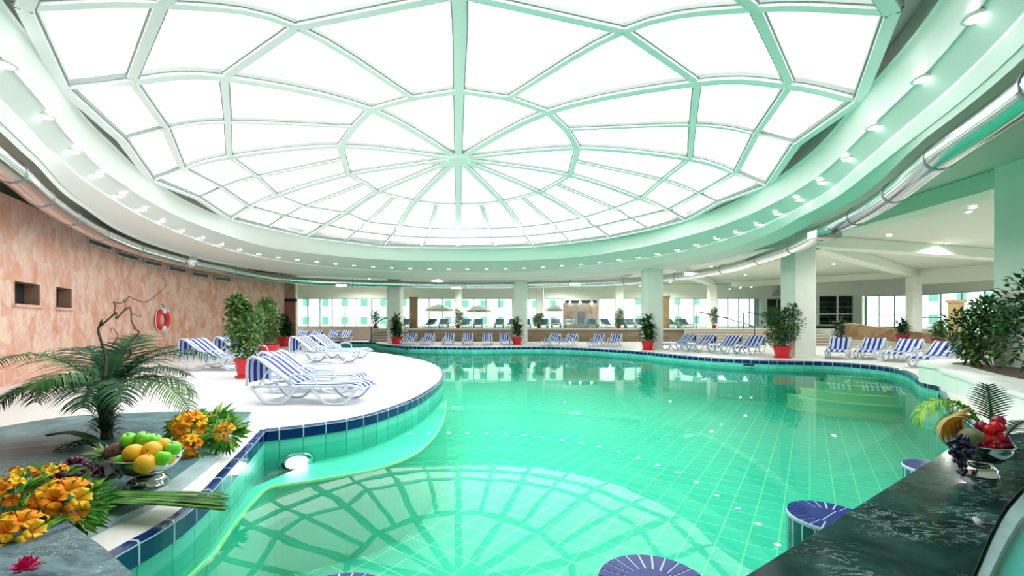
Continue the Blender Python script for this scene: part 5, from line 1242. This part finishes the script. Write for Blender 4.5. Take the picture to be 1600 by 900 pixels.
# ---------------------------------------------------------------- grass blade bundle
gb = empty('grass_bundle', V3(130, 778, .12)); tag(gb, 'bundle of long flat green blades laid across the slab, tips over the water', 'leaf bundle'); o = V3(130, 778, .12); rg = random.Random(8)
for i in range(34):
    f = rg.random(); ya = 768 + 18 * f + rg.uniform(-2, 2); yb = 768 + 30 * f + rg.uniform(-2, 2); xe = rg.choice([338, 344, 348, 352, 356])
    z = .075 + .045 * rg.random(); a = V3(125 + rg.uniform(-6, 25), ya, z); b = V3(xe, yb, z + rg.uniform(0, .02)); m_ = a.lerp(b, .5) + Vector((0, 0, .012))
    w_ = rg.uniform(.008, .013); P_ = [a, a.lerp(m_, .5) + Vector((0, 0, .006)), m_, m_.lerp(b, .5) + Vector((0, 0, .004)), b]; rows = []
    s = (b - a).cross(Vector((0, 0, 1))).normalized(); u = Vector((0, 0, 1))
    for j, p in enumerate(P_): ww = w_ * (.6, 1, 1, .9, .55)[j]; rows.append([tuple(p - o + s * ww), tuple(p - o + u * .003), tuple(p - o - s * ww), tuple(p - o - u * .002)])
    MB().grid(rows, True).build('blade', M['blade'], gb)

# ---------------------------------------------------------------- orange flowers
def floret_mesh():
    mb = MB(); 
    for k in range(5):
        a = 2 * PI * k / 5; rows = []
        for j, (r, z, w_) in enumerate(((.006, 0, .006), (.011, .020, .011), (.017, .036, .020), (.030, .046, .034), (.042, .044, .034), (.048, .036, .016))):
            c = Vector((math.cos(a) * r, math.sin(a) * r, z)); s = Vector((-math.sin(a), math.cos(a), 0)); rows.append([tuple(c - s * w_ / 2), tuple(c + Vector((0, 0, -.003))), tuple(c + s * w_ / 2)])
        mb.grid(rows)
    return mb
fo = floret_mesh().build('floret', M['petal_orange'], None, True); fy = floret_mesh().build('floret', M['petal_yellow'], None, True)
fmesh = [fo.data, fo.data, fy.data]
bpy.data.objects.remove(fo); bpy.data.objects.remove(fy)
def flower(c, R, n, label, seed, tilt=(0, 0, 0), nl=60, stem_to=None, LL=.09):
    rg = random.Random(seed); t = empty('orange_flower', c); tag(t, label, 'flower', 'orange trumpet flowers')
    t.rotation_euler = tilt
    MB().ball((0, 0, -.005), R * .14, 8, 6).build('flower_centre', M['stamen'], t, True)
    for i in range(n):
        a = i * 2.399; f = math.sqrt((i + .5) / n); el = PI / 2 - f * 1.45
        d = Vector((math.cos(a) * math.cos(el), math.sin(a) * math.cos(el), math.sin(el)))
        ob = bpy.data.objects.new('floret', rg.choice(fmesh)); C.objects.link(ob); ob.parent = t; s = R * .42 / .048
        ob.location = d * (R * .50); ob.rotation_euler = d.to_track_quat('Z', 'Y').to_euler(); ob.scale = (s, s, R * .62 / .048 * .95)
    mb = MB()
    for i in range(nl):
        a = rg.uniform(0, 2 * PI); e = rg.uniform(-.5, .35); d = Vector((math.cos(a) * math.cos(e), math.sin(a) * math.cos(e), math.sin(e)))
        mb.leaf(d * R * rg.uniform(.3, .95) + Vector((0, 0, -R * .35)), d, Vector((rg.gauss(0, .3), rg.gauss(0, .3), 1)), LL * rg.uniform(.6, 1.1), LL * .26, .15, .2, rg.choice((0, 0, 1)))
    mb.build('leaves', [M['leaf_flower'], M['leaf_bright']], t)
    if stem_to: MB().tube([(0, 0, 0), Vector(stem_to) * .5 + Vector((0, 0, -.01)), stem_to], .005, 5).build('stem', M['leaf_flower'], t)
    return t
T_ = lambda x, y: (math.radians(x), math.radians(y), 0)
def fp(px, py, Y): p = at(px, py, Y); return tuple(p)
flower(fp(98, 790, 2.20), .125, 15, 'largest orange flower head, facing the pool, on the marble counter', 1, T_(48, 8), 110, LL=.11)
flower(fp(64, 792, 2.12), .05, 6, 'small orange flower head tucked against the largest one', 2, T_(50, -10), 40)
flower(fp(22, 843, 1.95), .115, 14, 'big orange flower head at the corner of the counter below the others', 3, T_(42, 5), 90, LL=.10)
flower(fp(35, 826, 2.0), .05, 6, 'yellow orange florets above the lowest flower head', 21, T_(50, 5), 20)
flower(fp(15, 775, 2.2), .085, 8, 'loose orange flower head spreading its trumpets beside the largest one', 4, T_(45, -5), 90, LL=.11)
flower(fp(29, 752, 2.34), .075, 5, 'thin spray of orange trumpets standing above the leaves', 5, T_(30, 0), 60, LL=.11)
flower(fp(81, 745, 2.4), .07, 6, 'orange trumpets just below the purple grapes', 6, T_(35, 10), 30, LL=.11)
flower(fp(152, 777, 2.42), .028, 3, 'single small yellow floret at the start of the green blades', 7, T_(50, 30), 50, LL=.10)
flower(fp(45, 800, 2.15), .02, 3, 'tiny bud among the thick leaves between the flower heads', 8, T_(40, 0), 140, LL=.13)
# behind, beside the bowl
flower(fp(299, 667, 3.95), .135, 14, 'orange flower head on the slab behind the bowl, highest of the group', 11, T_(50, 0), 90, LL=.16)
flower(fp(297, 698, 3.72), .10, 12, 'orange flower head hanging low beside the bowl rim', 12, T_(65, 0), 50, LL=.12)
flower(fp(278, 664, 4.1), .07, 6, 'small orange florets at the bowl side of the rear group', 13, T_(50, -20), 70, LL=.16)
flower(fp(333, 657, 4.15), .055, 6, 'small yellow flower head amid leaves at the slab tip', 14, T_(40, 0), 140, LL=.17)
flower(fp(352, 676, 3.85), .085, 8, 'yellow flower head nearest the pool at the slab tip', 15, T_(55, 25), 80, LL=.14)
# magenta bloom at the bottom edge
t = empty('magenta_flower', fp(40, 902, 1.62)); tag(t, 'small bright magenta bloom at the rim of the marble counter', 'flower')
t.location.z = NS + .03
mb = MB()
for i in range(26):
    a = i * 2.4; e = .1 + 1.3 * i / 26; d = Vector((math.cos(a) * math.cos(e), math.sin(a) * math.cos(e), math.sin(e))); mb.leaf(d * .008, d, Vector((0, 0, 1)), .045, .03, .2, -.1)
mb.build('petals', M['magenta'], t); MB().tube([(0, 0, 0), (-.02, .05, -.01), (-.02, .09, -.02)], .004, 5).build('stem', M['leaf_light'], t)

# ---------------------------------------------------------------- right bowl
bx2, by2 = G(1530, 742, BT)
r2 = .15; bowl((bx2, by2, BT), r2, .12, 'footed silver bowl of red fruit, melon and grapes on the dark marble bar')
grapes('grape_bunch', fp(1503, 703, by2 - .16), .075, .05, .085, 62, .0135, M['grape_black'], 'blue black grapes hanging over the rim of the bar bowl', 21)
grapes('grape_bunch', fp(1503, 733, by2 - .12), .022, .02, .045, 14, .012, M['grape_black'], 'tail of blue black grapes touching the bar beside the bowl foot', 22)
rg = random.Random(4)
redp = [(1545, 671), (1556, 666), (1537, 684), (1549, 685), (1560, 681), (1544, 697), (1556, 697), (1563, 668)]
for i, (px, py) in enumerate(redp):
    t = empty('red_cherry_plum', fp(px, py, by2 - .10 + .03 * rg.random())); tag(t, ['shiny', 'bright', 'round', 'small', 'glossy', 'scarlet', 'crimson', 'pale topped'][i] + ' red fruit ' + ['at the top of the red heap', 'second along the top of the red heap', 'next to the green kiwi', 'in the middle of the red heap', 'in the middle of the heap toward the plums', 'low in the heap above the rim', 'lowest at the bowl rim', 'behind the heap by the upright frond'][i], 'fruit', 'small red fruits in the bar bowl')
    MB().ball((0, 0, 0), .029, 16, 11).build('skin', M['red_fruit'], t, True); MB().tube([(0, 0, .026), (.004, 0, .036)], .003, 5).build('stem', M['stem'], t)
for i, (px, py, lab) in enumerate(((1534, 667, 'dark plum at the melon side of the red heap'), (1535, 697, 'crimson plum low at the rim beside the kiwi'), (1567, 686, 'dark plum on the outer side of the red heap'), (1563, 696, 'purple plum just above the rim'), (1571, 694, 'dark plum farthest from the grapes'), (1560, 658, 'dark plum at the top beneath the upright frond'))):
    t = empty('plum', fp(px, py, by2 - .06)); tag(t, lab, 'plum', 'plums in the bar bowl'); MB().ball((0, 0, 0), .034, 16, 11).build('skin', M['plum'], t, True); MB().tube([(0, 0, .03), (.004, 0, .042)], .003, 5).build('stem', M['stem'], t)
t = empty('kiwi', fp(1517, 681, by2 - .10)); tag(t, 'green brown kiwi fruit between the melon slices and the red fruit', 'kiwi'); MB().ball((0, 0, 0), .052, 18, 12, 1.15, 1, .95).build('skin', M['kiwi_skin'], t, True)
MB().lathe([(.008, 0), (0.001, .004)], c=(0, 0, .05), n=8).build('stem_end', M['stem'], t)
for i in range(5):
    t = empty('melon_slice', fp(1497 + i * 5.5, 676 - i * 3.2, by2 - .06 + .012 * i)); tag(t, ['outermost', 'second', 'third', 'fourth', 'innermost'][i] + ' of the fanned orange melon slices at the grape side of the bar bowl', 'melon slice', 'fanned melon slices')
    t.scale = (1.15, 1.3, 1.1); t.rotation_euler = (math.radians(-8), math.radians(24 - i * 8), math.radians(-20 + 6 * i)); rows = []; rr2 = []
    n = 14; mb = MB()
    for k in range(n + 1):
        a = math.radians(100 + 185 * k / n); wd = .016 * math.sin(PI * k / n) + .002
        cx_, cz_ = math.cos(a), math.sin(a); Ro, Ri = .085, .085 - .038 * math.sin(PI * k / n)
        rows.append([(Ri * cx_, 0, Ri * cz_ * 1.1 * -1), (Ro * .97 * cx_, -wd, -Ro * .97 * cz_ * 1.1), (Ro * .97 * cx_, wd, -Ro * .97 * cz_ * 1.1)]); rr2.append([(Ro * .97 * cx_, -wd, -Ro * .97 * cz_ * 1.1), (Ro * cx_, 0, -Ro * cz_ * 1.12), (Ro * .97 * cx_, wd, -Ro * .97 * cz_ * 1.1)])
    MB().grid(rows, True).build('flesh', M['melon_flesh'], t); MB().grid(rr2).build('rind', M['melon_rind'], t)
fb_ = empty('palm_frond', fp(1545, 672, by2)); tag(fb_, 'bright yellow green frond arching out of the bar bowl over the pool', 'palm frond', None)
frond(fb_, (0, .05, .02), math.radians(168), 1.12, .52, 24, .015, M['leaf_bright'], 'leaflets', 2.3, 5, .17)
fb2 = empty('palm_frond', fp(1550, 665, by2 + .05)); tag(fb2, 'dark upright frond standing behind the red fruit in the bar bowl', 'palm frond')
frond(fb2, (0, 0, 0), math.radians(60), 1.45, .27, 15, .011, M['leaf_palm'], 'leaflets', .3, 6, .12)
fb3 = empty('palm_frond', fp(1570, 682, by2 + .02)); tag(fb3, 'dark frond leaning from the bar bowl toward the planter wall', 'palm frond')
frond(fb3, (0, 0, 0), math.radians(15), .65, .30, 20, .010, M['leaf_dark'], 'leaflets', .7, 9, .11)
fb4 = empty('palm_frond', fp(1535, 668, by2 + .04)); tag(fb4, 'second yellow green frond curving low beside the melon slices', 'palm frond')
frond(fb4, (0, 0, 0), math.radians(178), .95, .40, 20, .014, M['leaf_bright'], 'leaflets', 2.6, 12, .14)
